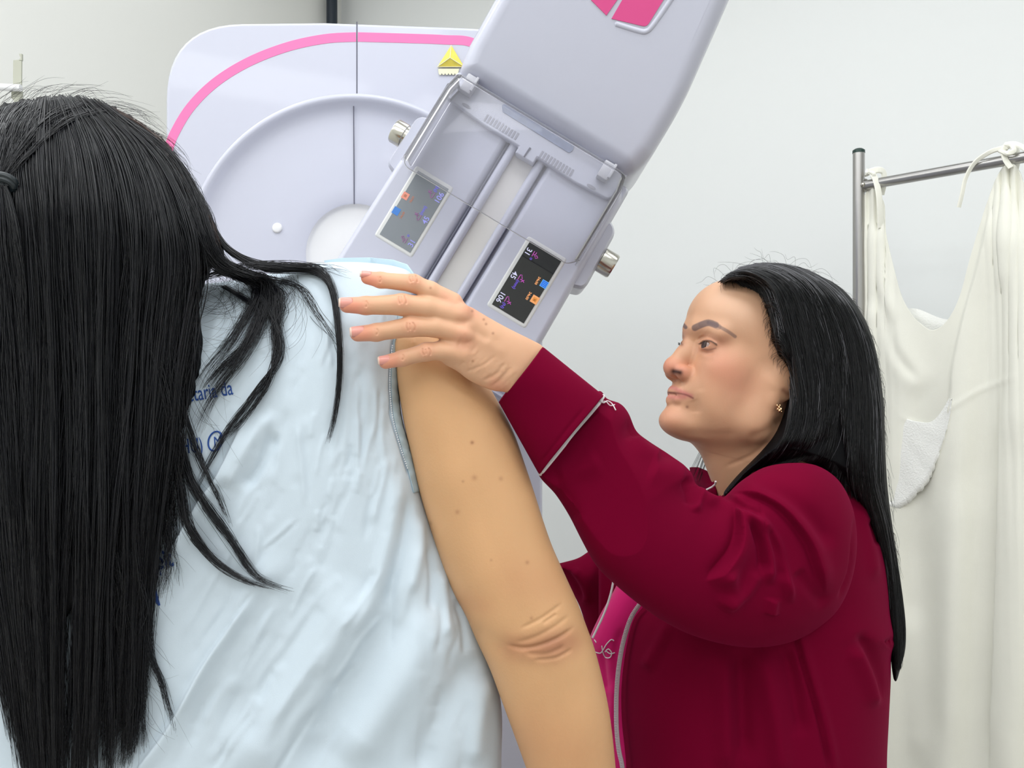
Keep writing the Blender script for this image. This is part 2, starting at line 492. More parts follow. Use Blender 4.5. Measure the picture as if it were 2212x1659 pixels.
def acrylic(name, tint, gl=1.0):
    m = bpy.data.materials.new(name); m.use_nodes = True; nt = m.node_tree; N = nt.nodes; L = nt.links
    N.remove(N['Principled BSDF'])
    t = N.new('ShaderNodeBsdfTransparent'); t.inputs[0].default_value = tint
    g = N.new('ShaderNodeBsdfGlossy'); g.inputs['Roughness'].default_value = 0.03
    g.inputs[0].default_value = (gl, gl, gl, 1)
    f = N.new('ShaderNodeFresnel'); f.inputs[0].default_value = 1.3
    mx = N.new('ShaderNodeMixShader'); L.new(f.outputs[0], mx.inputs[0]); L.new(t.outputs[0], mx.inputs[1]); L.new(g.outputs[0], mx.inputs[2])
    d = N.new('ShaderNodeBsdfDiffuse'); d.inputs[0].default_value = (0.8, 0.8, 0.84, 1)
    m2 = N.new('ShaderNodeMixShader'); m2.inputs[0].default_value = 0.10
    L.new(mx.outputs[0], m2.inputs[1]); L.new(d.outputs[0], m2.inputs[2])
    L.new(m2.outputs[0], N['Material Output'].inputs[0])
    return m
M['acrylic'] = acrylic('clear_acrylic', (0.95, 0.95, 0.97, 1), 0.55)
M['acrylic_edge'] = acrylic('clear_acrylic_edge', (0.9, 0.9, 0.92, 1))

# ---------------------------------------------------------------- room shell
def wallbox(name, a, b, thick, m, h=3.1, **kw):
    a = Vector((a[0], a[1], 0)); b = Vector((b[0], b[1], 0)); d = (b - a).normalized(); n = Vector((d.y, -d.x, 0))
    poly = [a, b, b + Vector((0, 0, h)), a + Vector((0, 0, h))]
    return MB().prism(poly, n * thick).build(name, m, smooth=False, kind='structure', **kw)
CN = Vector((-0.66, 3.4, 0)); dl = Vector((-0.5, -0.866, 0)); dr = Vector((0.866, -0.5, 0))
LW, RW = 6.0, 5.0
cA = CN + dl * LW; cB = CN + dr * RW; cD = CN + dl * LW + dr * RW
wallbox('wall_left', CN, cA, 0.1, M['wall_l'])
wallbox('wall_right', cB, CN, 0.1, M['wall_r'])
wallbox('wall_front', cA, cD, 0.1, M['wall_l'])
wallbox('wall_back', cD, cB, 0.1, M['wall_r'])
c4 = [CN, cA, cD, cB]
MB().prism([Vector((c.x, c.y, -0.1)) for c in c4], (0, 0, 0.1)).build('floor', M['floor'], smooth=False, kind='structure')
MB().prism([Vector((c.x, c.y, 3.1)) for c in c4], (0, 0, 0.1)).build('ceiling', M['ceil'], smooth=False, kind='structure')

# black conduit in the corner
t = thing('conduit_pipe', 'black round conduit pipe rising in the wall corner behind the machine', 'pipe', (CN.x + 0.0, 3.32, 0))
cx = P(717, 20, 3.3).x
MB().tube([(cx, 3.30, 0.0), (cx, 3.30, 3.1)], 0.0205, 20).build('pipe', M['conduit'], t)
for z in (0.6, 1.5, 2.4):
    MB().tube([(cx, 3.30, z), (cx, 3.30, z + 0.02)], 0.024, 20).build('clamp', M['black'], t)

# bracket on the left wall
BY = 2.12
t = thing('wall_bracket', 'sage grey curved metal bracket with white bar above the dark haired head', 'bracket', P(38, 190, BY))
prof = [(1, 238), (-2, 225), (-8, 205), (-8, 190), (-8, 129), (8, 124)]
def strip(pts, wpx, Y, th):
    mb = MB(); rows = []
    for (u, v) in pts:
        rows.append([P(u, v, Y), P(u + wpx, v - 2, Y)])
    for i in range(len(rows) - 1):
        q = [rows[i][0], rows[i][1], rows[i + 1][1], rows[i + 1][0]]
        mb.prism(q, (0, th, 0))
    return mb
c = spline([(50, 262), (40, 242), (31, 222), (28, 205), (28, 185), (28.5, 130)], 4)
strip(c, 18, BY, 0.004).build('bracket_plate', M['bracket'], t, smooth=False)
MB().prism([P(41, 130, BY - .001), P(47, 130, BY - .001), P(47, 116, BY - .001), P(41, 116, BY - .001), P(42, 120, BY - .001), P(44, 124, BY - .001)], (0, 0.006, 0)).build('hook', M['bracket'], t, smooth=False)
MB().tube([P(-60, 186, BY - 0.012), P(45, 190, BY - 0.012)], 0.0085, 16).build('bar', M['plastic2'], t)
q = P(38, 190, BY)
MB().box((q.x - 0.012, BY + 0.02, q.z - 0.01), (0.012, 0.035, 0.03), bevel=0.003).build('wall_mount', M['bracket'], t)

# ---------------------------------------------------------------- mammography machine
YG = 1.55
mach = thing('mammography_machine', 'white and lavender breast imaging machine with pink stripe and tilted arm', 'medical machine', (P(763, 500, YG).x, YG + 0.1, 0))
def poly_offset(pts, d):
    p = np.array(pts, float); n = len(p); out = []
    for i in range(n):
        e1 = p[i] - p[i - 1]; e2 = p[(i + 1) % n] - p[i]
        e1 /= np.linalg.norm(e1) + 1e-9; e2 /= np.linalg.norm(e2) + 1e-9
        n1 = np.array([-e1[1], e1[0]]); n2 = np.array([-e2[1], e2[0]]); m = n1 + n2; m /= np.linalg.norm(m) + 1e-9
        out.append(p[i] + m * d / max(0.5, m @ n1))
    return np.array(out)
def area2(p):
    p = np.array(p); return 0.5 * sum(p[i - 1][0] * p[i][1] - p[i][0] * p[i - 1][1] for i in range(len(p)))
def rounded_(pts, r, seg=6):
    out = []; n = len(pts); rr = r if isinstance(r, (list, tuple)) else [r] * n
    for i in range(n):
        a = np.array(pts[i - 1], float); b = np.array(pts[i], float); c = np.array(pts[(i + 1) % n], float)
        if rr[i] <= 0: out.append(b); continue
        u1 = (a - b) / np.linalg.norm(a - b); u2 = (c - b) / np.linalg.norm(c - b)
        r_ = min(rr[i], np.linalg.norm(a - b) * 0.49, np.linalg.norm(c - b) * 0.49)
        p0 = b + u1 * r_; p2 = b + u2 * r_
        for k in range(seg + 1):
            t_ = k / seg; out.append((1 - t_) ** 2 * p0 + 2 * t_ * (1 - t_) * b + t_ ** 2 * p2)
    return out
class RP(list): pass
def rounded(pts, r, seg=6):
    o = RP(rounded_(pts, r, seg)); rr = r if isinstance(r, (list, tuple)) else [r] * len(pts)
    o.raw = (pts, rr, seg); return o
def slab(name, pts, f3, rings, m, parent, smooth=True, auto=40, **kw):
    """pts 2D outline, f3(a, b, dY)->Vector, rings [(inset_px, dY metres)...] front first"""
    raw = getattr(pts, 'raw', None)
    if raw:
        p_, r_, sg_ = raw
        if area2(p_) < 0: p_, r_ = list(p_)[::-1], list(r_)[::-1]
        gen = lambda ins: rounded_(poly_offset(p_, ins), [max(x - ins * 0.8, 2.0) if x > 0 else 0 for x in r_], sg_)
    else:
        if area2(pts) < 0: pts = list(pts)[::-1]
        gen = lambda ins: poly_offset(pts, ins)
    bm = bmesh.new(); R = []
    for inset, dy in rings:
        R.append([bm.verts.new(f3(x, y, dy)) for x, y in gen(inset)])
    n = len(R[0])
    bm.faces.new(R[0]); bm.faces.new(R[-1][::-1])
    for i in range(len(R) - 1):
        for k in range(n): bm.faces.new((R[i][k], R[i + 1][k], R[i + 1][(k + 1) % n], R[i][(k + 1) % n]))
    mb = MB(); mb.bm.free(); mb.bm = bm
    o = mb.build(name, m, parent, smooth, auto, **kw)
    if smooth and len(rings) > 2:
        wn = o.modifiers.new('wn', 'WEIGHTED_NORMAL'); wn.keep_sharp = True; wn.weight = 100
    return o
def G3(u, v, dy):       # gantry: true orthogonal depth
    p = P(u, v, YG); return Vector((p.x, YG + dy, p.z))
vfl = CV + ZC * FPX / YG
out = rounded([(356, vfl), (356, 50), (700, 46), (1000, 57), (1172, 66), (1172, vfl)], [5, 165, 0, 0, 150, 5], 12)
rg = [(9, 0.0), (5, 0.0012), (2, 0.0045), (0, 0.010), (0, 0.40)]
gp = slab('column_cover', out, G3, rg, M['plastic'], mach)
def disc_pts(cu, cv, r, n=96): return [(cu + r * math.cos(2 * math.pi * k / n), cv + r * math.sin(2 * math.pi * k / n)) for k in range(n)]
cut = slab('cutter', disc_pts(763, 568, 358), G3, [(0, -0.05), (0, 0.03)], M['plastic'], None)
bo = gp.modifiers.new('dish_cut', 'BOOLEAN'); bo.object = cut; bo.operation = 'DIFFERENCE'; bo.solver = 'EXACT'
dg = bpy.context.evaluated_depsgraph_get()
nm = bpy.data.meshes.new_from_object(gp.evaluated_get(dg)); gp.modifiers.clear(); gp.data = nm; nm.name = 'column_cover'
wn = gp.modifiers.new('wn', 'WEIGHTED_NORMAL'); wn.keep_sharp = True; wn.weight = 100
bpy.data.objects.remove(cut)
def lathe(name, cu, cv, prof, m, parent, n=128, f3=G3, closed=True, **kw):
    bm = bmesh.new(); R = []
    for r, w in prof: R.append([bm.verts.new(f3(x, y, w)) for x, y in disc_pts(cu, cv, r, n)])
    for i in range(len(R) - 1):
        for k in range(n): bm.faces.new((R[i][k], R[i + 1][k], R[i + 1][(k + 1) % n], R[i][(k + 1) % n]))
    bm.faces.new(R[0]); bm.faces.new(R[-1])
    mb = MB(); mb.bm.free(); mb.bm = bm
    return mb.build(name, m, parent, True, 60, **kw)
# the shallow dish: soft lip, sloping wall, slightly bowed floor, lighter hub
bm = bmesh.new(); R = []
prof = [(366, 0.0, -0.0004), (363, 0.0, -0.0022), (358, 0, -0.003), (353, 0, -0.0015), (348, 0, 0.002), (340, 0, 0.008), (331, 0, 0.012), (318, 0, 0.0145), (300, 0, 0.015), (230, 0, 0.013), (150, 0, 0.012), (112, 0, 0.012), (108, 1, 0.013), (104, 1, 0.018), (98, 1, 0.020), (60, 1, 0.020), (10, 1, 0.020)]
for r, k_, w in prof:
    t_ = min(1, max(0, (358 - r) / 250)); cc = (763 + 2 * t_, 568 - 23 * t_)
    R.append([bm.verts.new(G3(x, y, w)) for x, y in disc_pts(cc[0], cc[1], r, 128)])
split = 12
def ringmesh(name, Rs, m, parent):
    b = bmesh.new(); VR = [[b.verts.new(v.co) for v in r] for r in Rs]; n = 128
    for i in range(len(VR) - 1):
        for k in range(n): b.faces.new((VR[i][k], VR[i + 1][k], VR[i + 1][(k + 1) % n], VR[i][(k + 1) % n]))
    if name == 'hub_disc': b.faces.new(VR[-1])
    mb = MB(); mb.bm.free(); mb.bm = b
    o = mb.build(name, m, parent, True, 80); return o
ringmesh('round_dish', R[:split + 1], M['plastic'], mach)
ringmesh('hub_disc', R[split:], M['plastic2'], mach)
bm.free()
lathe('round_button', 595, 490, [(7.5, 0.0085), (10, 0.0092), (11.5, 0.0125), (11.5, 0.03)], M['plastic2'], mach, n=24)
MB().prism([G3(769.8, 47, -0.0004), G3(772.2, 47, -0.0004), G3(772.2, 210, -0.0004), G3(769.8, 210, -0.0004)], (0, 0.001, 0)).build('seam', M['seam'], mach, smooth=False)
MB().prism([G3(761, 214, 0.0075), G3(763, 214, 0.0075), G3(763.5, 438, 0.0112), G3(761.5, 438, 0.0112)], (0, 0.0013, 0)).build('seam', M['seam'], mach, smooth=False)
def ribbon(name, line, wpx, f3, dy, m, parent, th=0.0008):
    pts = spline(line, 8); bm = bmesh.new(); A = []; n = len(pts)
    for i in range(n):
        d = pts[min(i + 1, n - 1)] - pts[max(i - 1, 0)]; d /= np.linalg.norm(d); nn = np.array([-d[1], d[0]]) * wpx / 2
        A.append([bm.verts.new(f3(*(pts[i] + nn), dy)), bm.verts.new(f3(*(pts[i] - nn), dy)), bm.verts.new(f3(*(pts[i] - nn), dy + th)), bm.verts.new(f3(*(pts[i] + nn), dy + th))])
    for i in range(n - 1):
        for k in range(4): bm.faces.new((A[i][k], A[i][(k + 1) % 4], A[i + 1][(k + 1) % 4], A[i + 1][k]))
    bm.faces.new(A[0]); bm.faces.new(A[-1])
    mb = MB(); mb.bm.free(); mb.bm = bm
    return mb.build(name, m, parent, True, 30)
half = [(362, 330), (376, 290), (412, 231), (467, 177), (539, 133), (622, 101), (702, 84), (769, 80)]
ribbon('stripe', half, 20, G3, -0.0006, M['pinkst'], mach)
ribbon('stripe', [(773, 80), (883, 83), (960, 86), (1020, 92), (1080, 130), (1130, 210), (1155, 300)], 20, G3, -0.0006, M['pinkst'], mach)
MB().box((P(763, 0, YG).x, YG + 0.22, 0.03), (0.80, 0.62, 0.06), bevel=0.01).build('base_plate', M['plastic'], mach)

# tilted arm frame: (a, b) run along and across the arm, in pixels of the photograph's plane
YA = 1.28
OU, OV = 1170.0, 262.0
def A3(Yf):
    def f(a, b, dy):
        u = OU + a * .8557 - b * .5175; v = OV + a * .5175 + b * .8557
        p = P(u, v, Yf); return Vector((p.x, Yf + dy, p.z))
    return f
YH = YA - 0.03
def H(a, b, dy):        # the head's front leans out towards its top
    u = OU + a * .8557 - b * .5175; v = OV + a * .5175 + b * .8557
    Yq = YH - 0.00020 * max(0.0, -b)
    p = P(u, v, Yq); return Vector((p.x, Yq + dy, p.z))
hp = rounded([(-214, 3), (-226, -64), (-230, -167), (-238, -560), (196, -560), (213, -435), (243, -200), (243, -60), (226, 3)], [26, 0, 0, 10, 10, 60, 60, 20, 30], 8)
th = slab('tube_head', hp, H, [(40, -0.004), (30, -0.0032), (20, -0.0005), (10, 0.006), (4, 0.014), (0, 0.028), (0, 0.2), (6, 0.21)], M['plastic'], mach, auto=50)
def loc(u, v):
    du, dv = u - OU, v - OV
    return (du * .8557 + dv * .5175, -du * .5175 + dv * .8557)
emb = [loc(*q) for q in [(1277, 0), (1333, 0), (1310, 33)]]
emb = [emb[0], emb[1], emb[2]]
d_up = lambda q, k: (q[0], q[1] - k)
hbv = BVHTree.FromPolygons([tuple(v.co) for v in th.data.vertices], [tuple(p.vertices) for p in th.data.polygons])
def onH(a, b_, off):
    q = H(a, b_, 0); d = (q - Vector((0, 0, ZC))).normalized(); h = hbv.ray_cast(Vector((0, 0, ZC)), d)
    return (h[0] if h[0] is not None else q) - d * off
def emblem(pts):
    mb = MB(); fr = [onH(x, y, 0.0012) for x, y in pts]
    a_ = [mb.bm.verts.new(p) for p in fr]; b2 = [mb.bm.verts.new(p + Vector((0, 0.004, 0))) for p in fr]; n = len(fr)
    f = mb.bm.faces.new(a_)
    for i in range(n): mb.bm.faces.new((a_[i], b2[i], b2[(i + 1) % n], a_[(i + 1) % n]))
    return mb.build('emblem', M['pinkhd'], mach, smooth=False)
emblem([loc(1310, 33), loc(1277, 0), d_up(loc(1255, -25), 30), d_up(loc(1355, -42), 30), loc(1333, 0)])
emblem(rounded([loc(1321, 40), loc(1344, 0), d_up(loc(1366, -40), 30), d_up(loc(1470, -45), 30), loc(1433, 0), loc(1397, 58)], [0, 0, 0, 0, 0, 10], 5))
ln = [onH(*loc(u, v), -0.0025) for u, v in spline([(1325, 50), (1380, 67), (1396, 68), (1408, 58), (1430, 28), (1462, -20), (1480, -50)], 6)]
MB().tube(ln, [0.001] + [0.0045] * (len(ln) - 2) + [0.001], 12).build('emblem_rim', M['plastic'], mach)
# arm body behind, with raised side panels, track and rails
Af = A3(YA)
slab('arm_body', rounded([(-222, 20), (-224, 560), (250, 560), (240, 20)], 12, 4), Af, [(6, 0.010), (0, 0.02), (0, 0.16)], M['plastic'], mach)
sp = [(16, -0.002), (10, -0.0015), (5, 0.002), (1, 0.009), (0, 0.018), (0, 0.03)]
slab('side_panel', rounded([(-214, 30), (-223, 250), (-230, 548), (-40, 548), (-40, 30)], [20, 0, 20, 10, 10], 5), Af, sp, M['plastic'], mach)
slab('side_panel', rounded([(58, 30), (58, 548), (252, 548), (247, 400), (239, 64), (228, 30)], [10, 10, 20, 0, 0, 20], 5), Af, sp, M['plastic'], mach)
slab('track', [(-30, 40), (-30, 540), (50, 540), (50, 40)], Af, [(0, 0.0085), (0, 0.014)], M['track'], mach, smooth=False)
MB().tube([Af(-24, 45, 0.004), Af(-24, 545, 0.004)], 0.0066, 16).build('rail', M['plastic'], mach)
MB().tube([Af(44, 45, 0.004), Af(44, 545, 0.004)], 0.0066, 16).build('rail', M['plastic'], mach)
MB().tube([Af(-36, 45, 0.004), Af(-36, 545, 0.004)], 0.0012, 8).build('groove', M['seam'], mach)
MB().tube([Af(56, 45, 0.006), Af(56, 545, 0.006)], 0.001, 8).build('groove', M['seam'], mach)
# side bulge that carries the right knob
slab('knob_housing', rounded([(225, 95), (262, 112), (268, 250), (262, 262), (225, 275)], [5, 20, 10, 14, 5], 5), Af, [(6, 0.012), (0, 0.022), (0, 0.11)], M['plastic'], mach)
slab('knob_housing', rounded([(-210, 110), (-243, 122), (-247, 235), (-243, 250), (-210, 262)], [5, 20, 10, 14, 5], 5), Af, [(6, 0.012), (0, 0.022), (0, 0.11)], M['plastic'], mach)
def knob(a0, a1, b, dy, r):
    p0, p1 = Af(a0, b, dy), Af(a1, b, dy); ax = (p1 - p0)
    L = [0, .12, .16, .30, .34, .92, 1.0]; rr = [1.08, 1.08, .9, .9, 1.0, 1.0, .93]
    return MB().tube([p0 + ax * t for t in L], [r * x for x in rr], 40).build('knob', M['metal'], mach)
knob(-236, -276, 172, 0.035, 0.0185)
knob(248, 298, 180, 0.035, 0.0190)
# two displays
def display(a0, a1, b0, b1, flip, smat):
    slab('display_bezel', rounded([(a0 - 10, b0 - 9), (a0 - 10, b1 + 9), (a1 + 9, b1 + 9), (a1 + 9, b0 - 9)], 7, 4), Af, [(5, -0.0035), (2, -0.0030), (0, -0.0015), (0, 0.005)], M['bezel'], mach)
    s = slab('display', [(a0, b0), (a0, b1), (a1, b1), (a1, b0)], Af, [(0, -0.0042), (0, 0.002)], smat, mach, smooth=False, label='glossy dark touch display with small readings' if flip else 'touch display with small readings under a painted grey reflection')
    return s
dL = display(-172, -95, 230, 390, 0, M['screen_l'])
dR = display(113, 193, 235, 394, 1, M['screen'])
def emis(name, c, s=1.0, base=None):
    return mat(name, base or (0.01, 0.01, 0.01, 1), 0.3, emit=c, estr=s)
E = {'white': emis('screen_white', srgb(225, 225, 255), 1.0), 'vio': emis('screen_violet', srgb(120, 90, 235), 0.9), 'pink': emis('screen_magenta', srgb(225, 90, 215), 0.8),
     'blue': emis('screen_blue', srgb(20, 110, 235), 1.0), 'lblue': emis('screen_light_blue', srgb(110, 190, 255), 1.0), 'or': emis('screen_orange', srgb(255, 175, 110), 1.0), 'or2': emis('screen_amber', srgb(235, 150, 60), 1.0),
     'white_l': emis('hazy_white', srgb(165, 165, 245), 1.0), 'vio_l': emis('hazy_violet', srgb(120, 115, 225), 1.0), 'pink_l': emis('hazy_mauve', srgb(165, 110, 165), 0.9), 'blue_l': emis('hazy_blue', srgb(75, 140, 225), 1.0), 'or_l': emis('hazy_salmon', srgb(245, 160, 140), 1.0), 'or2_l': emis('hazy_orange', srgb(205, 135, 110), 0.9)}  # _l set: paler copies for the left display, reflection haze in the colour
def text_verts(body, bold=0.0):
    c = bpy.data.curves.new('t', 'FONT'); c.body = body; c.align_x = 'CENTER'; c.align_y = 'CENTER'; c.size = 1.0; c.offset = bold; c.resolution_u = 3
    o = bpy.data.objects.new('t', c); COL.objects.link(o)
    dg = bpy.context.evaluated_depsgraph_get(); me = bpy.data.meshes.new_from_object(o.evaluated_get(dg))
    V = [tuple(v.co) for v in me.vertices]; F = [tuple(p.vertices) for p in me.polygons]
    bpy.data.objects.remove(o); bpy.data.curves.remove(c); bpy.data.meshes.remove(me)
    return V, F
def put_text(body, a, b, size, flip, m, parent, name='digits', bold=0.0, sx=1.0, dy=-0.0046):
    V, F = text_verts(body, bold); sg = 1 if flip else -1      # reading direction +b when flip
    W = [Af(a + sg * y * size, b + sg * x * size * sx, dy) for x, y, z in V]
    return mesh_obj(name, [tuple(w) for w in W], F, m, parent, smooth=False)
def icon(a, b, w, h, m, parent, dy=-0.0046, name='icon'):
    return slab(name, [(a - w / 2, b - h / 2), (a - w / 2, b + h / 2), (a + w / 2, b + h / 2), (a + w / 2, b - h / 2)], Af, [(0, dy), (0, dy + 0.0003)], m, parent, smooth=False)
def lines(polys, m, parent, name, r=0.00055):
    mb = MB()
    for p in polys: mb.tube([Af(a, b, -0.0046) for a, b in p], r, 6)
    return mb.build(name, m, parent)
def pict(a, b, kind, sg, m, parent):
    """small pictogram: bracket with a hand-like zigzag"""
    if kind: P_ = [[(a, b - 6 * sg), (a, b + 6 * sg)], [(a + 5 * sg, b - 6 * sg), (a + 5 * sg, b - 1 * sg), (a + 2 * sg, b + 2 * sg)], [(a + 9 * sg, b), (a + 5 * sg, b + 3 * sg), (a + 9 * sg, b + 6 * sg), (a + 13 * sg, b + 3 * sg), (a + 9 * sg, b)]]
    else: P_ = [[(a + 4 * sg, b - 7 * sg), (a, b - 6 * sg), (a, b + 6 * sg)], [(a + 4 * sg, b - 5 * sg), (a + 8 * sg, b), (a + 4 * sg, b + 3 * sg), (a + 10 * sg, b + 2 * sg), (a + 15 * sg, b + 5 * sg)], [(a + 8 * sg, b + 7 * sg), (a + 13 * sg, b)]]
    return lines(P_, m, parent, 'pictogram')
for (dsp, sg, A0, pa, tb, suf) in ((dL, -1, -102, -116, (257, 313, 371), '_l'), (dR, 1, 121, 133, (371, 316, 257), '')):
    fl = sg > 0
    put_text('106', A0, tb[0], 17, fl, E['white' + suf], dsp, bold=0.012)
    put_text('45', A0, tb[1], 17, fl, E['white' + suf], dsp, bold=0.012)
    put_text('31', A0, tb[2], 17, fl, E['white' + suf], dsp, bold=0.012)
    for i, b_ in enumerate(tb):
        pict(pa, b_ - sg * 2, i == 2, sg, E['pink' + suf], dsp)
        put_text(('(N)', '(mm)', 'o')[i], pa + sg * 2, b_ + sg * (13, 15, 10)[i], 10, fl, E['vio' + suf], dsp, 'unit_text', 0.02)
if True:
    icon(-167, 329, 15, 16, E['blue_l'], dL); icon(-167, 291, 14, 15, E['or_l'], dL); icon(-167, 291, 6, 6, E['or2_l'], dL, -0.005)
    put_text('24x30', -151, 330, 6.5, 0, E['or2_l'], dL, 'size_text', 0.02); put_text('18x24', -151, 291, 6.5, 0, E['or2_l'], dL, 'size_text', 0.02)
    icon(187, 299, 15, 16, E['lblue'], dR); icon(187, 299, 12.5, 13.5, E['blue'], dR, -0.0050)
    for k in (-3.5, 0, 3.5): icon(187, 299 + k, 9, 0.8, E['lblue'], dR, -0.0053)
    icon(187, 338, 16, 17, E['or'], dR); icon(187, 338, 9, 9, E['or2'], dR, -0.0050)
    icon(187, 338, 5, 1, M['screen'], dR, -0.0054); icon(187, 340.5, 5, 1, M['screen'], dR, -0.0054)
    put_text('24x30', 171, 300, 7.5, 1, E['or'], dR, 'size_text', 0.03); put_text('24x30', 171, 338, 7.5, 1, E['or'], dR, 'size_text', 0.03)
# parts seen through the shield
slab('collimator_plate', rounded([(-207, 4), (-207, 66), (-100, 76), (-12, 76), (-12, 92), (34, 92), (34, 76), (130, 80), (215, 74), (221, 4)], [10, 12, 0, 4, 4, 4, 4, 0, 12, 10], 3), Af, [(4, -0.012), (2, -0.0115), (0, -0.0095), (0, 0.02)], M['plastic'], mach)
cp = mach
slab('plate_slot', rounded([(-82, 10), (-88, 20), (-80, 31), (88, 33), (92, 24), (88, 12)], 3, 2), Af, [(0, -0.0135), (0, -0.008)], M['slot'], mach)
for (x0, x1, bb) in ((-103, -27, 60), (38, 114, 66)):
    n_ = 11
    for k in range(n_):
        a_ = x0 + (x1 - x0) * k / (n_ - 1)
        slab('vent_slot', [(a_ - 2.2, bb - 8), (a_ - 2.2, bb + 8), (a_ + 2.2, bb + 8), (a_ + 2.2, bb - 8)], Af, [(0, -0.0128), (0, -0.010)], M['vent'], mach, smooth=False)
for a_, b_ in ((-166, 24), (176, 30)):
    MB().box(Af(a_, b_, -0.022), (0.017, 0.022, 0.026), Matrix.Rotation(math.radians(31.2), 3, 'Y'), 0.002).build('clip', M['clip'], mach)
    MB().box(Af(a_ + 12, b_ - 3, -0.03), (0.004, 0.016, 0.022), Matrix.Rotation(math.radians(31.2), 3, 'Y'), 0.001).build('clip', M['clip'], mach)
for a_, b_ in ((-152, 60), (166, 70)):
    slab('oval_hole', [(a_ + 11 * math.cos(x), b_ + 3.5 * math.sin(x)) for x in np.linspace(0, 6.2, 16)], Af, [(0, -0.0128), (0, -0.010)], M['vent'], mach, smooth=False)
MB().prism([Af(9, 66, -0.0135), Af(13, 66, -0.0135), Af(11, 90, -0.0135), Af(8, 90, -0.0135)], (0, 0.002, 0)).build('tab_slit', M['seam'], mach, smooth=False)
# detector box behind the patient
MB().box(Af(10, 640, 0.02), (0.30, 0.34, 0.07), Matrix.Rotation(math.radians(31.2), 3, 'Y'), 0.012).build('detector_box', M['plastic'], mach)
bmx = Af(10, 250, 0.16)
MB().tube([(bmx.x, bmx.y - 0.02, bmx.z), (P(763, 568, YG).x + 0.05, YG + 0.06, bmx.z - 0.05)], 0.07, 32).build('pivot', M['plastic'], mach)
# face shield: clear folded sheet in front of the arm head
YS = YA - 0.085
def S3(a, b, dy):
    u = OU + a * .8557 - b * .5175; v = OV + a * .5175 + b * .8557
    Yd = YS + dy
    p = P(u, v, YS); return Vector((p.x, Yd, p.z))
def shield():
    # cross-section path in (a, dy): U shape with rounded corners
    path = []
    hw, dep, r = 222.0, 0.078, 26.0
    path += [(-hw, dep), (-hw, 0.03)]
    for k in range(7):
        t_ = k / 6 * math.pi / 2; path.append((-hw + r * (1 - math.cos(t_)), 0.018 * (1 - math.sin(t_))))
    for k in range(7):
        t_ = (1 - k / 6) * math.pi / 2; path.append((hw - r * (1 - math.cos(t_)), 0.018 * (1 - math.sin(t_))))
    path += [(hw, 0.03), (hw, dep)]
    bm = bmesh.new(); rows = []
    for b_ in (6, 14, 40, 120, 200, 222, 232, 236):
        row = []
        for i, (a_, d_) in enumerate(path):
            bb = b_
            sc_ = 1.0
            if b_ > 200: # round the lower corners
                bb = b_ - max(0, (abs(a_) - hw + 26)) ** 2 / 26 * (b_ - 200) / 36
            if b_ < 40: sc_ = 1 - (40 - b_) / 34 * 0.035
            row.append(bm.verts.new(S3(a_ * sc_ + 2, bb, d_)))
        rows.append(row)
    for i in range(len(rows) - 1):
        for k in range(len(path) - 1): bm.faces.new((rows[i][k], rows[i][k + 1], rows[i + 1][k + 1], rows[i + 1][k]))
    mb = MB(); mb.bm.free(); mb.bm = bm
    o = mb.build('face_shield', M['acrylic'], mach, True, 60, label='clear acrylic face shield below the tube head')
    so = o.modifiers.new('thick', 'SOLIDIFY'); so.thickness = 0.003; so.offset = 0
    e = [S3(a_ + 2, 236 - max(0, (abs(a_) - hw + 26)) ** 2 / 26, d_) for a_, d_ in path]
    MB().tube(e, 0.0006, 8).build('shield_edge', M['plastic2'], o)
    e = [S3(a_ * 0.965 + 2, 6, d_) for a_, d_ in path]
    MB().tube(e, 0.0022, 8).build('shield_edge', M['acrylic_edge'], o)
    for sx in (-1, 1):
        MB().tube([S3(sx * (hw + 0) * 0.985 + 2, 30, 0.012), S3(sx * hw + 2, 225, 0.014)], [0.0028, 0.0015], 8).build('shield_corner', M['acrylic_edge'], o)
shield()

# folded paper ornament taped to the machine
M['yellow'] = mat('yellow_paper', srgb(247, 226, 96), 0.5, noise=0.15, nscale=60)
M['cream'] = mat('cream_paper', srgb(244, 240, 205), 0.6)
t = thing('paper_ornament', 'small folded yellow paper triangle with cream fringe taped on the machine front', 'paper ornament', G3(970, 130, -0.002))
ap, bl, br, mid = G3(975, 99, -0.003), G3(945, 146, -0.003), G3(1003, 146, -0.003), G3(973, 130, -0.011)
for q, c_ in (((ap, mid, bl), 'fold'), ((bl, mid, br), 'fold'), ((br, mid, ap), 'fold')):
    MB().prism([Vector(x) for x in q], (0, 0.0012, 0)).build(c_, M['yellow'], t, smooth=False)
for a_, b_ in ((ap, mid), (bl, mid), (br, mid), (bl, br)):
    MB().tube([Vector(a_) + Vector((0, -0.0006, 0)), Vector(b_) + Vector((0, -0.0006, 0))], 0.0006, 6).build('crease', M['cream'], t)
fr = [(947, 150)] + [(948 + 7 * k + x, 160 + y) for k in range(6) for x, y in ((0, 0), (2, 3), (5, 3), (7, -1))] + [(992, 150)]
slab('fringe', fr, G3, [(0, -0.0035), (0, -0.002)], M['cream'], t, smooth=False)

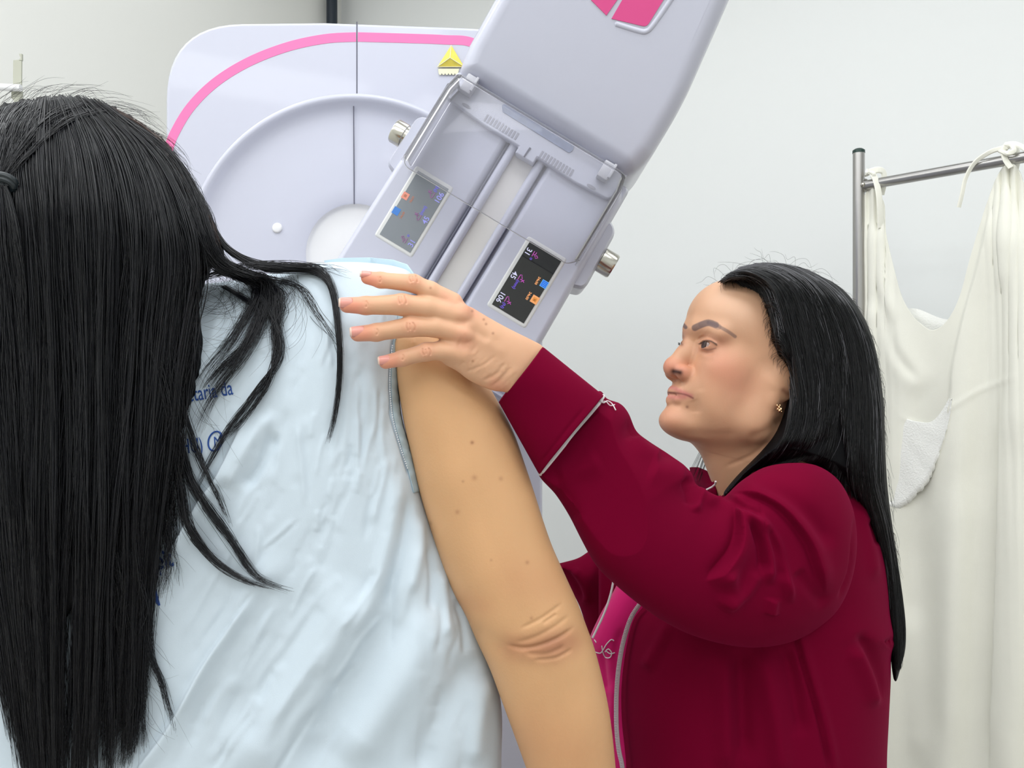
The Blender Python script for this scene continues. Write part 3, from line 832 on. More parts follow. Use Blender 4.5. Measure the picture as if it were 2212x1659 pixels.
# ---------------------------------------------------------------- curtain rack
YL, YR_ = 2.1, 1.834
pa, pb = P(1862, 402, YL), P(2212, 340, YR_)
dirb = (pb - pa); dirb.z = 0; zb = pa.z
rack = thing('curtain_rack', 'steel tube privacy rack with dark green end cap behind the dark haired woman', 'rack', (pa.x, pa.y, 0))
pole = P(1855, 402, YL)
MB().tube([(pole.x, YL, 0.0), (pole.x, YL, P(0, 330, YL).z)], 0.0138, 24).build('upright', M['steel'], rack)
MB().tube([(pole.x, YL, P(0, 331, YL).z), (pole.x, YL, P(0, 325, YL).z), (pole.x, YL, P(0, 321.5, YL).z)], [0.0146, 0.0142, 0.009], 24).build('end_cap', mat('dark_green_cap', srgb(30, 56, 50), 0.35), rack)
far = pa + dirb * 2.6
MB().tube([(pa.x - 0.002, pa.y, zb), (far.x, far.y, zb)], 0.0118, 24).build('cross_bar', M['steel'], rack)
MB().box((pa.x, pa.y - 0.004, zb), (0.022, 0.014, 0.032), None, 0.004).build('bar_bracket', M['steel'], rack)
MB().sphere((pole.x + 0.004, YL - 0.0155, zb), 0.0055, 14).build('rivet', M['metal'], rack)
MB().tube([(far.x, far.y, 0.0), (far.x, far.y, zb + 0.08)], 0.0138, 24).build('upright', M['steel'], rack)
nb = Vector((-dirb.y, dirb.x, 0)).normalized()
for q in (pole, far):
    MB().tube([Vector((q.x, q.y, 0.03)) - nb * 0.22, Vector((q.x, q.y, 0.03)) + nb * 0.22], 0.0138, 16).build('foot', M['steel'], rack)

M['cloth'] = mat('cream_cotton', srgb(246, 245, 233), 0.85, 0.2, sheen=0.3, bump=0.35, bscale=900, bdist=0.0006, noise=0.03, nscale=9)
M['terry'] = mat('white_terry', srgb(250, 250, 245), 0.95, 0.1, sheen=0.3, bump=0.5, bscale=260, bdist=0.003)
def Ybar(u):
    k = (u - CU) / FPX
    # x = pa.x + t dx ; y = pa.y + t dy ; x = k y
    t_ = (k * pa.y - pa.x) / (dirb.x - k * dirb.y)
    return pa.y + t_ * dirb.y
topc = spline([(1866, 425), (1880, 405), (1898, 418), (1911, 445), (1914, 500), (1930, 575), (1948, 640), (1972, 682), (1994, 703), (2012, 713), (2032, 705), (2052, 678), (2072, 630), (2092, 560), (2118, 478), (2146, 400), (2164, 365), (2182, 352), (2200, 366), (2216, 410), (2240, 480), (2280, 560), (2340, 600), (2420, 540), (2480, 400)], 10)
def topv(u): return np.interp(u, topc[:, 0], topc[:, 1])
us = np.concatenate([np.arange(1866, 2300, 3.0), np.arange(2300, 2481, 8)])
nv = 260
VBOT = 829.5 + (ZC - 0.12) / 1.9 * FPX
U, T_ = np.meshgrid(us, np.linspace(0, 1, nv), indexing='ij')
V_ = topv(U) + (VBOT - topv(U)) * T_ ** 1.25
Yb = Ybar(U)
fold = 0.012 * np.sin((U - 1866) * 0.045 + V_ * 0.002) * np.clip((V_ - 500) / 500, 0, 1)
tie = sum(np.exp(-((U - c_) / 40.0) ** 2) for c_ in (1888, 2182))
fold += 0.007 * np.sin((U) * 0.35 - V_ * 0.004) * tie * np.exp(-(V_ - 360) / 260)
Yc_ = Yb + fold
W = np.stack([(U - CU) / FPX * Yc_, Yc_, ZC - (V_ - CV) / FPX * Yc_], -1).reshape(-1, 3)
nu = len(us); ii, jj = np.meshgrid(np.arange(nu - 1), np.arange(nv - 1), indexing='ij')
F = np.stack([ii * nv + jj, ii * nv + jj + 1, (ii + 1) * nv + jj + 1, (ii + 1) * nv + jj], -1).reshape(-1, 4)
st = [([(2168, 380), (2140, 480), (2112, 590), (2085, 680), (2062, 790), (2056, 870), (2038, 960), (2000, 1050), (1940, 1098)], 26, 0.010, 's'),
      ([(1890, 640), (1915, 720), (1960, 800), (2010, 850)], 24, 0.008), ([(1894, 470), (1905, 600), (1930, 700)], 10, 0.008), ([(1880, 450), (1882, 700), (1900, 900)], 9, 0.007), ([(1898, 640), (1912, 660), (1935, 760), (1990, 830)], 9, -0.006),
      ([(1920, 886), (1960, 908), (2010, 918), (2050, 885), (2120, 842), (2220, 806)], 4, 0.0022),
      ([(2165, 820), (2160, 1100), (2150, 1400), (2140, 1700)], 12, 0.012, 's'), ([(2190, 420), (2195, 700), (2190, 1000)], 22, 0.010), ([(2150, 450), (2110, 650), (2100, 900), (2110, 1300), (2100, 1700)], 40, -0.012),
      ([(2175, 380), (2172, 500), (2165, 640)], 8, 0.006), ([(1960, 1300), (1975, 1450), (1985, 1659)], 18, 0.009), ([(1950, 1100), (1990, 1300), (2010, 1659)], 30, -0.008), ([(2060, 1000), (2075, 1300), (2060, 1659)], 40, 0.008)]
W = folds(W, F, [(s_[0], s_[1], s_[2]) + tuple(s_[3:]) for s_ in st], near=0.6)
curt = thing('curtain', 'cream cotton cloth tied onto the rack bar at right', 'curtain', (pa.x + 0.15, pa.y - 0.1, zb - 0.3))
co = mesh_obj('front_cloth', W, F, M['cloth'], curt)
so = co.modifiers.new('thick', 'SOLIDIFY'); so.thickness = 0.0022; so.offset = 0
# inner layer seen in the neck of the sag
us2 = np.arange(1868, 2470, 6.0)
U2, T2 = np.meshgrid(us2, np.linspace(0, 1, 60), indexing='ij')
topb = spline([(1868, 440), (1900, 560), (1940, 655), (1985, 668), (2045, 690), (2100, 680), (2200, 640), (2470, 650)], 8)
tv = np.interp(U2, topb[:, 0], topb[:, 1])
V2 = tv + (VBOT - 40 - tv) * T2
Y2 = Ybar(U2) + 0.05 + 0.006 * np.sin(U2 * 0.05)
W2 = np.stack([(U2 - CU) / FPX * Y2, Y2, ZC - (V2 - CV) / FPX * Y2], -1).reshape(-1, 3)
nu, nv2 = len(us2), 60; ii, jj = np.meshgrid(np.arange(nu - 1), np.arange(nv2 - 1), indexing='ij')
F2 = np.stack([ii * nv2 + jj, ii * nv2 + jj + 1, (ii + 1) * nv2 + jj + 1, (ii + 1) * nv2 + jj], -1).reshape(-1, 4)
o = mesh_obj('back_cloth', W2, F2, M['terry'], curt)
so = o.modifiers.new('thick', 'SOLIDIFY'); so.thickness = 0.0022; so.offset = 0
# turned-down terry flap on the left half
flapr = spline([(2056, 862), (2052, 900), (2038, 955), (2018, 1010), (1998, 1050), (1962, 1086), (1935, 1099), (1912, 1085), (1900, 1060)], 10)
lt = resample(spline([(2052, 860), (2030, 895), (2010, 912), (1985, 911), (1960, 905), (1935, 893), (1910, 880), (1896, 900), (1890, 1000), (1892, 1040)], 8), len(flapr))
n1, n2 = len(flapr), 26
Wf = []; rr = np.random.RandomState(3)
for i in range(n1):
    a_ = lt[i]; b_ = flapr[i]
    for k in range(n2):
        s_ = k / (n2 - 1); q = a_ * (1 - s_) + b_ * s_
        y = Ybar(q[0]) - 0.0035 - 0.006 * s_ - 0.006 * (s_ ** 6) + 0.0006 * math.sin(i * 0.5 + 3 * s_) * s_
        if k == n2 - 1: q = q + rr.normal(size=2) * 1.6; y += 0.01
        Wf.append(P(q[0], q[1], y))
ii, jj = np.meshgrid(np.arange(n1 - 1), np.arange(n2 - 1), indexing='ij')
Ff = np.stack([ii * n2 + jj, ii * n2 + jj + 1, (ii + 1) * n2 + jj + 1, (ii + 1) * n2 + jj], -1).reshape(-1, 4)
o = mesh_obj('terry_flap', np.array(Wf), Ff, M['terry'], curt)
so = o.modifiers.new('thick', 'SOLIDIFY'); so.thickness = 0.003; so.offset = 0
def band(pts, w, th, m, name='tie', dx=1.0, parent=None):
    """flat cloth tie following world points"""
    pts = spline([tuple(p) for p in pts], 8); mb = MB(); n = len(pts); prev = None
    rows = []
    for i in range(n):
        d = Vector(pts[min(i + 1, n - 1)] - pts[max(i - 1, 0)]).normalized()
        s_ = d.cross(Vector((0.25, -1, 0.1))).normalized(); nn = d.cross(s_).normalized()
        c_ = Vector(pts[i])
        rows.append([mb.bm.verts.new(c_ + s_ * w * x + nn * th * y) for x, y in ((1, 0), (.7, .8), (0, 1), (-.7, .8), (-1, 0), (-.7, -.8), (0, -1), (.7, -.8))])
    for i in range(n - 1):
        for k in range(8): mb.bm.faces.new((rows[i][k], rows[i][(k + 1) % 8], rows[i + 1][(k + 1) % 8], rows[i + 1][k]))
    mb.bm.faces.new(rows[0]); mb.bm.faces.new(rows[-1])
    return mb.build(name, m, parent)
b1 = lambda u, v, d: P(u, v, Ybar(u) + d)
band([b1(1903, 492, -0.004), b1(1901, 450, -0.012), b1(1897, 410, -0.016), b1(1888, 380, -0.014), b1(1876, 371, -0.010), b1(1873, 378, -0.002)], 0.0085, 0.003, M['cloth'], parent=curt)
band([b1(1878, 372, -0.012), b1(1896, 367, -0.002), b1(1908, 372, 0.012), b1(1910, 392, 0.016), b1(1904, 420, 0.013)], 0.008, 0.003, M['cloth'], parent=curt)
band([b1(2071, 448, -0.018), b1(2078, 420, -0.019), b1(2086, 385, -0.018), b1(2105, 352, -0.018), b1(2135, 330, -0.018), b1(2160, 321, -0.016), b1(2178, 318, -0.012)], 0.0052, 0.0028, M['cloth'], parent=curt)
band([b1(2184, 362, -0.014), b1(2172, 345, -0.017), b1(2168, 325, -0.016), b1(2180, 313, -0.008), b1(2195, 322, 0.010), b1(2198, 345, 0.016), b1(2194, 365, 0.012)], 0.0075, 0.003, M['cloth'], parent=curt)
band([b1(2160, 326, -0.018), b1(2175, 331, -0.022), b1(2190, 326, -0.018), b1(2184, 314, -0.014), b1(2170, 312, -0.014)], 0.0055, 0.004, M['cloth'], 'knot', parent=curt)
band([b1(2176, 313, -0.014), b1(2195, 312, -0.010), b1(2215, 322, -0.006), b1(2240, 345, -0.010)], 0.007, 0.003, M['cloth'], parent=curt)
band([b1(1872, 378, -0.014), b1(1880, 372, -0.018), b1(1888, 376, -0.018), b1(1884, 386, -0.016)], 0.005, 0.003, M['cloth'], 'knot', parent=curt)
# ---------------------------------------------------------------- people: materials
M['skin_p'] = mat('tan_skin', srgb(196, 146, 98), 0.5, 0.35, sss=0.12, attr='col', bump=0.25, bscale=420, bdist=0.0006)
M['skin_t'] = mat('fair_skin', srgb(220, 170, 140), 0.45, 0.4, sss=0.15, attr='col', bump=0.15, bscale=500, bdist=0.0005)
M['gown'] = mat('pale_blue_cotton', srgb(204, 217, 227), 0.8, 0.2, sheen=0.2, bump=0.25, bscale=1200, bdist=0.0004, noise=0.03, nscale=14)
M['gown2'] = mat('pale_blue_hem', srgb(184, 206, 218), 0.8, 0.2, bump=0.2, bscale=1200, bdist=0.0004)
M['ink'] = mat('blue_print', srgb(32, 74, 150), 0.7)
M['thread'] = mat('white_thread', srgb(235, 240, 245), 0.7)
def hairmat(name, c, rough=0.3, spec=0.55, tint=None):
    m = bpy.data.materials.new(name); m.use_nodes = True; N = m.node_tree.nodes; L = m.node_tree.links
    b = N['Principled BSDF']; b.inputs['Roughness'].default_value = rough; b.inputs['Specular IOR Level'].default_value = spec
    hi = N.new('ShaderNodeHairInfo'); cr = N.new('ShaderNodeValToRGB')
    cr.color_ramp.elements[0].color = c; cr.color_ramp.elements[1].color = tuple([x * 2.2 for x in c[:3]] + [1])
    mr = N.new('ShaderNodeMapRange'); mr.inputs[3].default_value = rough * 0.7; mr.inputs[4].default_value = rough * 1.6; L.new(hi.outputs['Random'], mr.inputs[0]); L.new(mr.outputs[0], b.inputs['Roughness'])
    L.new(hi.outputs['Random'], cr.inputs[0]); L.new(cr.outputs[0], b.inputs['Base Color'])
    return m
M['hair_p'] = hairmat('black_hair', (0.0026, 0.0028, 0.0044, 1), 0.27, 0.42)
M['hair_pb'] = mat('black_hair_base', (0.003, 0.003, 0.004, 1), 0.6, 0.15)
M['hair_br'] = hairmat('brown_highlight_hair', (0.030, 0.013, 0.008, 1), 0.32, 0.5)
M['hair_t'] = hairmat('black_straight_hair', (0.0028, 0.0030, 0.0038, 1), 0.28, 0.4)

# ================================================================ PATIENT
YPT = 0.86
pat = thing('person', 'person seen from behind in a pale blue hospital gown with long black hair', 'person', (P(420, 1000, YPT).x, YPT + 0.12, 0))
def pxw(Y, Y0=YPT): return (Y - Y0) * FPX / Y0
# ---- body: bare right arm and hand, neck and head core, torso core, legs
arm_poly = [(905, 700), (960, 735), (1010, 780), (1050, 825), (1085, 885), (1112, 940), (1133, 1000), (1153, 1060), (1172, 1120), (1193, 1180), (1222, 1245), (1247, 1300), (1266, 1350), (1284, 1400), (1300, 1460), (1313, 1520), (1322, 1580), (1330, 1659), (1336, 1740), (1338, 1850),
            (1210, 1850), (1165, 1740), (1134, 1652), (1108, 1580), (1083, 1512), (1058, 1445), (1030, 1385), (1006, 1330), (975, 1272), (945, 1190), (920, 1110), (903, 1050), (890, 990), (874, 920), (864, 860), (856, 800), (850, 740), (868, 705)]
fa = Field((835, 690, -150), (1350, 1860, 150), 5)
fa.inflate(arm_poly, lambda u, v: si(v, [700, 850, 1000, 1200, 1350, 1500, 1700], [74, 84, 102, 112, 110, 103, 86]), lambda u, v: si(v, [700, 850, 1100, 1300, 1400, 1600, 1800], [92, 100, 112, 108, 104, 100, 85]), wc=lambda u, v: si(v, [700, 1000, 1400, 1800], [8, 4, -4, 16]), per=5)
V, F = fa.nets(); V, F = subdiv(V, F); W = px2world(V, YPT)
W = folds(W, F, [
    ([(1085, 1393), (1130, 1400), (1170, 1392), (1215, 1372), (1245, 1350)], 3.2, -0.0022), ([(1110, 1388), (1150, 1378), (1200, 1352), (1235, 1325)], 3.5, -0.0011),
    ([(1130, 1410), (1180, 1412), (1225, 1392)], 4, -0.0012), ([(1090, 1378), (1140, 1366), (1190, 1340)], 9, 0.0006), ([(1110, 1412), (1160, 1418), (1215, 1408)], 10, 0.0007),
    ([(1120, 1360), (1170, 1335), (1220, 1300)], 3, -0.001), ([(1150, 1425), (1200, 1420), (1240, 1398)], 3, -0.0012), ([(1170, 1348), (1205, 1325)], 2.5, -0.001),
    ([(1040, 1370), (1075, 1398)], 16, -0.002), ([(1190, 1380), (1230, 1430)], 30, 0.0015), ([(930, 830), (1000, 1000)], 60, 0.003)])
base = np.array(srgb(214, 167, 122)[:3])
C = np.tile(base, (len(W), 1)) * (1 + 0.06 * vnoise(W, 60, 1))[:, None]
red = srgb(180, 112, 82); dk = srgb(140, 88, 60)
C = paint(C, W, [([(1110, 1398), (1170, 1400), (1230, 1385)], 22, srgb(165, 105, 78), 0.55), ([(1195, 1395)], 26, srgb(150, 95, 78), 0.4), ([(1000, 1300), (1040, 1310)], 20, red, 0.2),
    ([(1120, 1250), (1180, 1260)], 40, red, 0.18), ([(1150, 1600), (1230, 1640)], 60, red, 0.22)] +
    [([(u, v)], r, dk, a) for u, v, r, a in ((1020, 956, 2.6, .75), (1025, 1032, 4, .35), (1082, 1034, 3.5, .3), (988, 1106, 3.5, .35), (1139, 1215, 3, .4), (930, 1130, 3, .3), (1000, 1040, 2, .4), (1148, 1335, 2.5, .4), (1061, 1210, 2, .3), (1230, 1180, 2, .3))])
# rest of the body below the gown: core, neck, skull, left arm, legs
fb = Field((-420, 180, -260), (1250, 2600, 420), 13)
fb.ell((170, 440, 70), (165, 200, 120))
fb.cap((200, 560, 75), (300, 760, 75), 90, 90, 40)
fb.cap((330, 860, 75), (420, 1700, 75), 100, 110, 60, flat=0.6)
fb.cap((120, 760, 75), (640, 700, 75), 50, 50, 40)
bV, bF = fb.nets(); bW = px2world(bV, YPT)
def join(parts):
    Vs, Fs, Cs, o = [], [], [], 0
    for v, f, c in parts:
        Vs.append(v); Fs.append(f + o); Cs.append(c); o += len(v)
    return np.concatenate(Vs), np.concatenate(Fs), np.concatenate(Cs)
cxp = bW[bW[:, 2] < 0.95][:, 0].mean() if (bW[:, 2] < 0.95).any() else -0.3
fl = Field((-0.75, 0.75, 0.0), (0.15, 1.25, 1.0), 0.014)
for sx in (-1, 1):
    hx = -0.31 + sx * 0.10
    fl.chain([(hx, 0.97, 0.84), (hx + sx * 0.01, 0.96, 0.50), (hx + sx * 0.01, 0.97, 0.09)], [0.075, 0.062, 0.045], 0.03)
    fl.cap((hx + sx * 0.01, 0.96, 0.04), (hx + sx * 0.03, 1.13, 0.032), 0.038, 0.03, 0.03)
fl.ell((-0.31, 0.97, 0.84), (0.17, 0.07, 0.10), 0.03)
lV, lF = fl.nets()
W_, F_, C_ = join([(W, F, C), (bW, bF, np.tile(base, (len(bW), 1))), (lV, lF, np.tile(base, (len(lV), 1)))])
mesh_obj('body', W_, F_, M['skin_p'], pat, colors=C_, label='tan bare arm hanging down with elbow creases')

# ---- gown
gp = [(560, 596), (640, 575), (700, 567), (770, 566), (830, 571), (868, 579), (888, 590), (892, 612), (880, 680), (868, 740), (863, 800), (863, 850), (869, 905), (884, 960), (899, 1015), (914, 1080), (940, 1150), (978, 1225), (1018, 1300), (1042, 1370), (1060, 1430), (1078, 1490), (1085, 1560), (1083, 1660), (1085, 1900), (1100, 2300),
      (-330, 2300), (-300, 1700), (-260, 1300), (-230, 900), (-210, 760), (-120, 690), (60, 640), (300, 620), (450, 612)]
fg = Field((-350, 550, -190), (1120, 2310, 400), 8)
fg.inflate(gp, lambda u, v: si(v, [560, 650, 800, 1100], [60, 150, 230, 260]), lambda u, v: si(v, [560, 700, 1000, 1600, 2200], [60, 98, 112, 116, 150]) , 240, wc=lambda u, v: si(v, [560, 640, 800, 1200, 2200], [60, 35, 10, 20, 60]) + np.clip(u - 900, 0, 300) * 0.25, power=2.3, per=5)
V, F = fg.nets(); V, F = subdiv(V, F); GW = px2world(V, YPT)
gs = []
# big overlap edge of the open back, then soft drapes and crinkles
gs += [([(548, 868), (505, 960), (470, 1030), (430, 1085), (385, 1165), (345, 1240), (318, 1310), (290, 1360), (262, 1400)], 13, 0.0065, 's')]
gs += [([(590, 880), (548, 950), (505, 1020), (480, 1060)], 12, 0.006), ([(600, 930), (560, 1010), (520, 1060)], 9, -0.004)]
gs += [([(565, 1265), (505, 1345), (440, 1440), (390, 1530), (345, 1600), (300, 1659), (270, 1720)], 11, 0.0055, 's')]
gs += [([(620, 1180), (560, 1265), (500, 1345), (430, 1450), (360, 1560)], 20, 0.004)]
gs += [([(790, 1250), (700, 1400), (600, 1560), (520, 1700)], 42, 0.010), ([(880, 1270), (800, 1420), (720, 1560), (650, 1700)], 30, -0.008), ([(960, 1300), (900, 1420), (830, 1530), (740, 1659)], 34, 0.010),
       ([(1020, 1400), (985, 1500), (930, 1600), (900, 1700)], 22, -0.008), ([(1050, 1450), (1030, 1550), (1020, 1659)], 16, 0.006), ([(700, 1250), (600, 1430), (480, 1600)], 26, -0.005)]
gs += [([(865, 1010), (850, 1100), (830, 1200), (800, 1300), (760, 1380)], 12, 0.005), ([(885, 1060), (875, 1150), (850, 1250), (830, 1330)], 9, -0.0045), ([(905, 1110), (905, 1200), (885, 1290)], 9, 0.004), ([(925, 1170), (935, 1250), (930, 1330)], 7, -0.004),
       ([(950, 1230), (962, 1300), (960, 1380)], 8, 0.004), ([(985, 1290), (1000, 1350), (1005, 1420)], 6, -0.003), ([(840, 980), (820, 1060), (800, 1140)], 7, 0.003)]
r_ = np.random.RandomState(5)
for i in range(95):
    u0 = r_.uniform(470, 870); v0 = r_.uniform(640, 1120); L_ = r_.uniform(50, 200); sl = np.interp(u0, [450, 650, 870], [-0.55, -0.18, 0.03]) + r_.normal() * 0.10
    if v0 > 900: sl -= 0.15
    pts = [(u0 + sl * L_ * t + r_.normal() * 3, v0 + L_ * t) for t in (0, .33, .66, 1)]
    gs.append((pts, r_.uniform(3.5, 9), r_.choice([-1, 1]) * r_.uniform(0.0005, 0.0013)))
for i in range(70):
    u0 = r_.uniform(420, 1040); v0 = r_.uniform(1080, 1560); L_ = r_.uniform(60, 220); sl = -0.62 + r_.normal() * 0.12
    if u0 > 850: sl = -0.15 + r_.normal() * 0.12
    pts = [(u0 + sl * L_ * t + r_.normal() * 4, v0 + L_ * t) for t in (0, .33, .66, 1)]
    gs.append((pts, r_.uniform(4, 11), r_.choice([-1, 1]) * r_.uniform(0.0006, 0.0016)))
for (u0, v0, u1, v1) in ((770, 800, 775, 1000), (730, 640, 690, 800), (700, 700, 715, 800), (768, 850, 772, 1060), (640, 900, 660, 1100), (560, 1130, 550, 1230), (812, 830, 805, 960), (820, 1000, 800, 1080), (640, 1120, 560, 1190)):
    gs.append(([(u0, v0), ((u0 + u1) / 2 + 3, (v0 + v1) / 2), (u1, v1)], 5.0, 0.0013)); gs.append(([(u0 + 8, v0), ((u0 + u1) / 2 + 11, (v0 + v1) / 2), (u1 + 8, v1)], 4.5, -0.0010))
for k in range(16):      # puckers along the armhole hem
    v_ = 800 + k * 13; ue = float(np.interp(v_, [740, 800, 850, 905, 960, 1015], [868, 863, 863, 869, 884, 898]))
    gs.append(([(ue - 17, v_ - 3), (ue - 10, v_), (ue - 1, v_ + 3)], 2.6, 0.0006 * (-1) ** k, 'f'))
gs.append(([(848, 740), (843, 800), (843, 850), (849, 905), (864, 962), (882, 1020)], 2.2, -0.0022, 'f'))
GW = folds(GW, F, gs)
gown = mesh_obj('gown', GW, F, M['gown'], pat, label='pale blue hospital gown with blue print on the back')
gbvh = BVHTree.FromPolygons([tuple(p) for p in GW], [tuple(map(int, f)) for f in F])
def on(bvh, u, v, off=0.0006):
    d = (P(u, v, 1.0) - Vector((0, 0, ZC))).normalized()
    h = bvh.ray_cast(Vector((0, 0, ZC)), d)
    if h[0] is None: return P(u, v, YPT)
    return h[0] - d * off
# stitches of the armhole hem, collar behind the neck
lines_ = resample(spline([(848, 745), (843, 800), (843, 850), (849, 905), (864, 962), (881, 1014)], 8), 56)
mb = MB()
for i in range(0, 55, 1):
    a_, b_ = lines_[i], lines_[i] * 0.4 + lines_[i + 1] * 0.6
    mb.tube([on(gbvh, *a_, 0.0026), on(gbvh, *b_, 0.0026)], 0.0006, 5)
mb.build('hem_stitching', M['thread'], gown)
hem = resample(spline([(884, 640), (876, 690), (867, 740), (862, 800), (862, 850), (868, 905), (883, 960), (898, 1014), (910, 1060)], 8), 90)
mb = MB(); rows = []
for i, q in enumerate(hem):
    d_ = hem[min(i + 1, 89)] - hem[max(i - 1, 0)]; d_ /= np.linalg.norm(d_); nn = np.array([-d_[1], d_[0]])
    if nn[0] > 0: nn = -nn
    pk_ = 0.0005 * math.sin(i * 1.1) * (1 if i > 25 else 0.3)
    rows.append([on(gbvh, *(q + nn * k), 0.0005 + 0.0012 * (0 < j2 < 5) + pk_ * (j2 in (2, 3, 4))) for j2, k in enumerate((2.0, 2.6, 6, 11, 15.5, 16.5))])
vr = [[mb.bm.verts.new(p) for p in r] for r in rows]
for i in range(89):
    for k in range(5): mb.bm.faces.new((vr[i][k], vr[i][k + 1], vr[i + 1][k + 1], vr[i + 1][k]))
o = mb.build('armhole_hem', M['gown2'], gown, auto=80); so = o.modifiers.new('t', 'SOLIDIFY'); so.thickness = 0.0008
# front collar edge visible over the shoulder
sh = [P(u, v, y) for u, v, y in ((700, 566, .93), (740, 560, .955), (800, 559, .975), (850, 564, .965), (880, 574, .94), (899, 600, .90))]
mb = MB(); rows = []
for i, p in enumerate(sh):
    rows.append([mb.bm.verts.new(p + Vector((0, 0, 0.0015))), mb.bm.verts.new(p + Vector((0.004, 0.01, -0.022)))])
for i in range(len(rows) - 1): mb.bm.faces.new((rows[i][0], rows[i + 1][0], rows[i + 1][1], rows[i][1]))
o = mb.build('front_hem', M['gown2'], gown); so = o.modifiers.new('t', 'SOLIDIFY'); so.thickness = 0.0015
# printed words
def gown_text(body, u, v, size, ang, sx=1.0, bold=0.0, shear=0.0):
    V_, F_t = text_verts(body, bold)
    bm = bmesh.new(); vs = [bm.verts.new(x) for x in V_]
    for f in F_t:
        try: bm.faces.new([vs[i] for i in f])
        except ValueError: pass
    bmesh.ops.triangulate(bm, faces=bm.faces[:])
    bmesh.ops.subdivide_edges(bm, edges=[e for e in bm.edges if e.calc_length() > 0.2], cuts=2)
    bm.verts.index_update()
    xs = [x.co.x for x in bm.verts]; x1 = max(xs)
    ca, sa = math.cos(ang), math.sin(ang); W2 = []
    for q in bm.verts:
        x = (q.co.x - x1) * size * sx + shear * q.co.y * size; y = q.co.y * size
        W2.append(tuple(on(gbvh, u + x * ca - y * sa * -1 * -1, v - (x * sa + y * ca), 0.0007)))
    Fx = [tuple(w.index for w in f.verts) for f in bm.faces]; bm.free()
    return mesh_obj('print', W2, Fx, M['ink'], gown, smooth=False)
gown_text('Secretaria da', 502, 838, 46, 0.17, 0.62, 0.004)
gown_text('(saude FHU)', 437, 962, 46, 0.10, 0.60, 0.0)
gown_text('M', 478, 951, 32, 0.35, 0.8, 0.0, 0.3)
ring_ = [on(gbvh, 465 + 15 * math.cos(t_) + 3 * math.sin(t_) * -1, 953 + 21 * math.sin(t_), 0.0007) for t_ in np.linspace(0, 2 * math.pi, 40)]
MB().tube(ring_, 0.0008, 6).build('print', M['ink'], gown)
gown_text('Hospit', 372, 1205, 56, 0.25, 0.62, 0.02)
gown_text('HCAM', 342, 1290, 56, 0.25, 0.62, 0.02)

# ---- hair
rng = np.random.RandomState(11)
hm = [(-160, 330), (-80, 262), (0, 228), (60, 214), (140, 207), (210, 218), (280, 250), (350, 305), (400, 380), (440, 445), (470, 510), (480, 560), (452, 590), (436, 640), (434, 720), (436, 790), (420, 850), (396, 920), (374, 1000), (352, 1090), (335, 1170), (318, 1240), (303, 1290), (280, 1350), (235, 1330), (200, 1390), (160, 1320), (120, 1380), (80, 1320), (45, 1340), (22, 1290), (6, 1240), (-30, 1200), (-80, 1100), (-160, 1100), (-260, 900), (-270, 560), (-230, 420)]
fh = Field((-290, 190, -330), (500, 1620, 300), 9)
fh.inflate(hm, lambda u, v: si(v, [200, 500, 800, 1200, 1600], [190, 190, 90, 60, 40]), lambda u, v: si(v, [200, 330, 520, 650, 900, 1300, 1600], [110, 150, 150, 90, 38, 26, 16]), lambda u, v: si(v, [200, 400, 600, 900], [170, 150, 60, 20]), wc=lambda u, v: si(v, [200, 500, 700, 900, 1300, 1600], [20, -10, -60, -98, -112, -118]), per=4)
V, F = fh.nets(); V, F = subdiv(V, F); HW = px2world(V, YPT)
HW = HW  # combed relief
uvh = world2px(HW); Nh = normals(HW, F)
ph = uvh[:, 0] * 0.16 + 8 * np.sin(uvh[:, 1] * 0.004)
HW = HW + Nh * ((np.sin(ph) + 0.6 * np.sin(ph * 2.3 + uvh[:, 1] * 0.01) + 0.4 * np.sin(ph * 4.1)) * 0.0011)[:, None]
hairo = mesh_obj('hair', HW, F, M['hair_pb'], pat, label='long straight black hair falling down the back')
hb = BVHTree.FromPolygons([tuple(p) for p in HW], [tuple(map(int, f)) for f in F])
def hy(u, v, off=0.003):
    d = (P(u, v, 1.0) - Vector((0, 0, ZC))).normalized()
    h = hb.ray_cast(Vector((0, 0, ZC)), d)
    if h[0] is None: return None
    return h[0].y - off
def gyy(u, v, off=0.004):
    d = (P(u, v, 1.0) - Vector((0, 0, ZC))).normalized()
    h = gbvh.ray_cast(Vector((0, 0, ZC)), d)
    return (h[0].y - off) if h[0] is not None else None
def lay(line, default=0.84, off=0.004):
    """give a pixel guide its depth from the hair mass or the gown below it"""
    pts = spline(line, 5); out = []; last = None
    for u, v in pts:
        y = hy(u, v, off); g = gyy(u, v, off)
        c = [q for q in (y, g) if q is not None]
        y = min(c) if c else None
        out.append([u, v, y])
    known = [q[2] for q in out if q[2] is not None]
    if not known: known = [default]
    f = None
    for q in out:
        if q[2] is not None: f = q[2]
        elif f is not None: q[2] = f
    f = None
    for q in out[::-1]:
        if q[2] is not None: f = q[2]
        elif f is not None: q[2] = f
        else: q[2] = default
    ys = np.array([q[2] for q in out]); k = np.ones(5) / 5
    ys = np.convolve(np.pad(ys, 2, mode='edge'), k, 'valid')
    for q, y in zip(out, ys): q[2] = y
    return [tuple(q) for q in out]
def rad(n, r): return [r * x for x in rng.uniform(0.7, 1.25, n)]
S = []
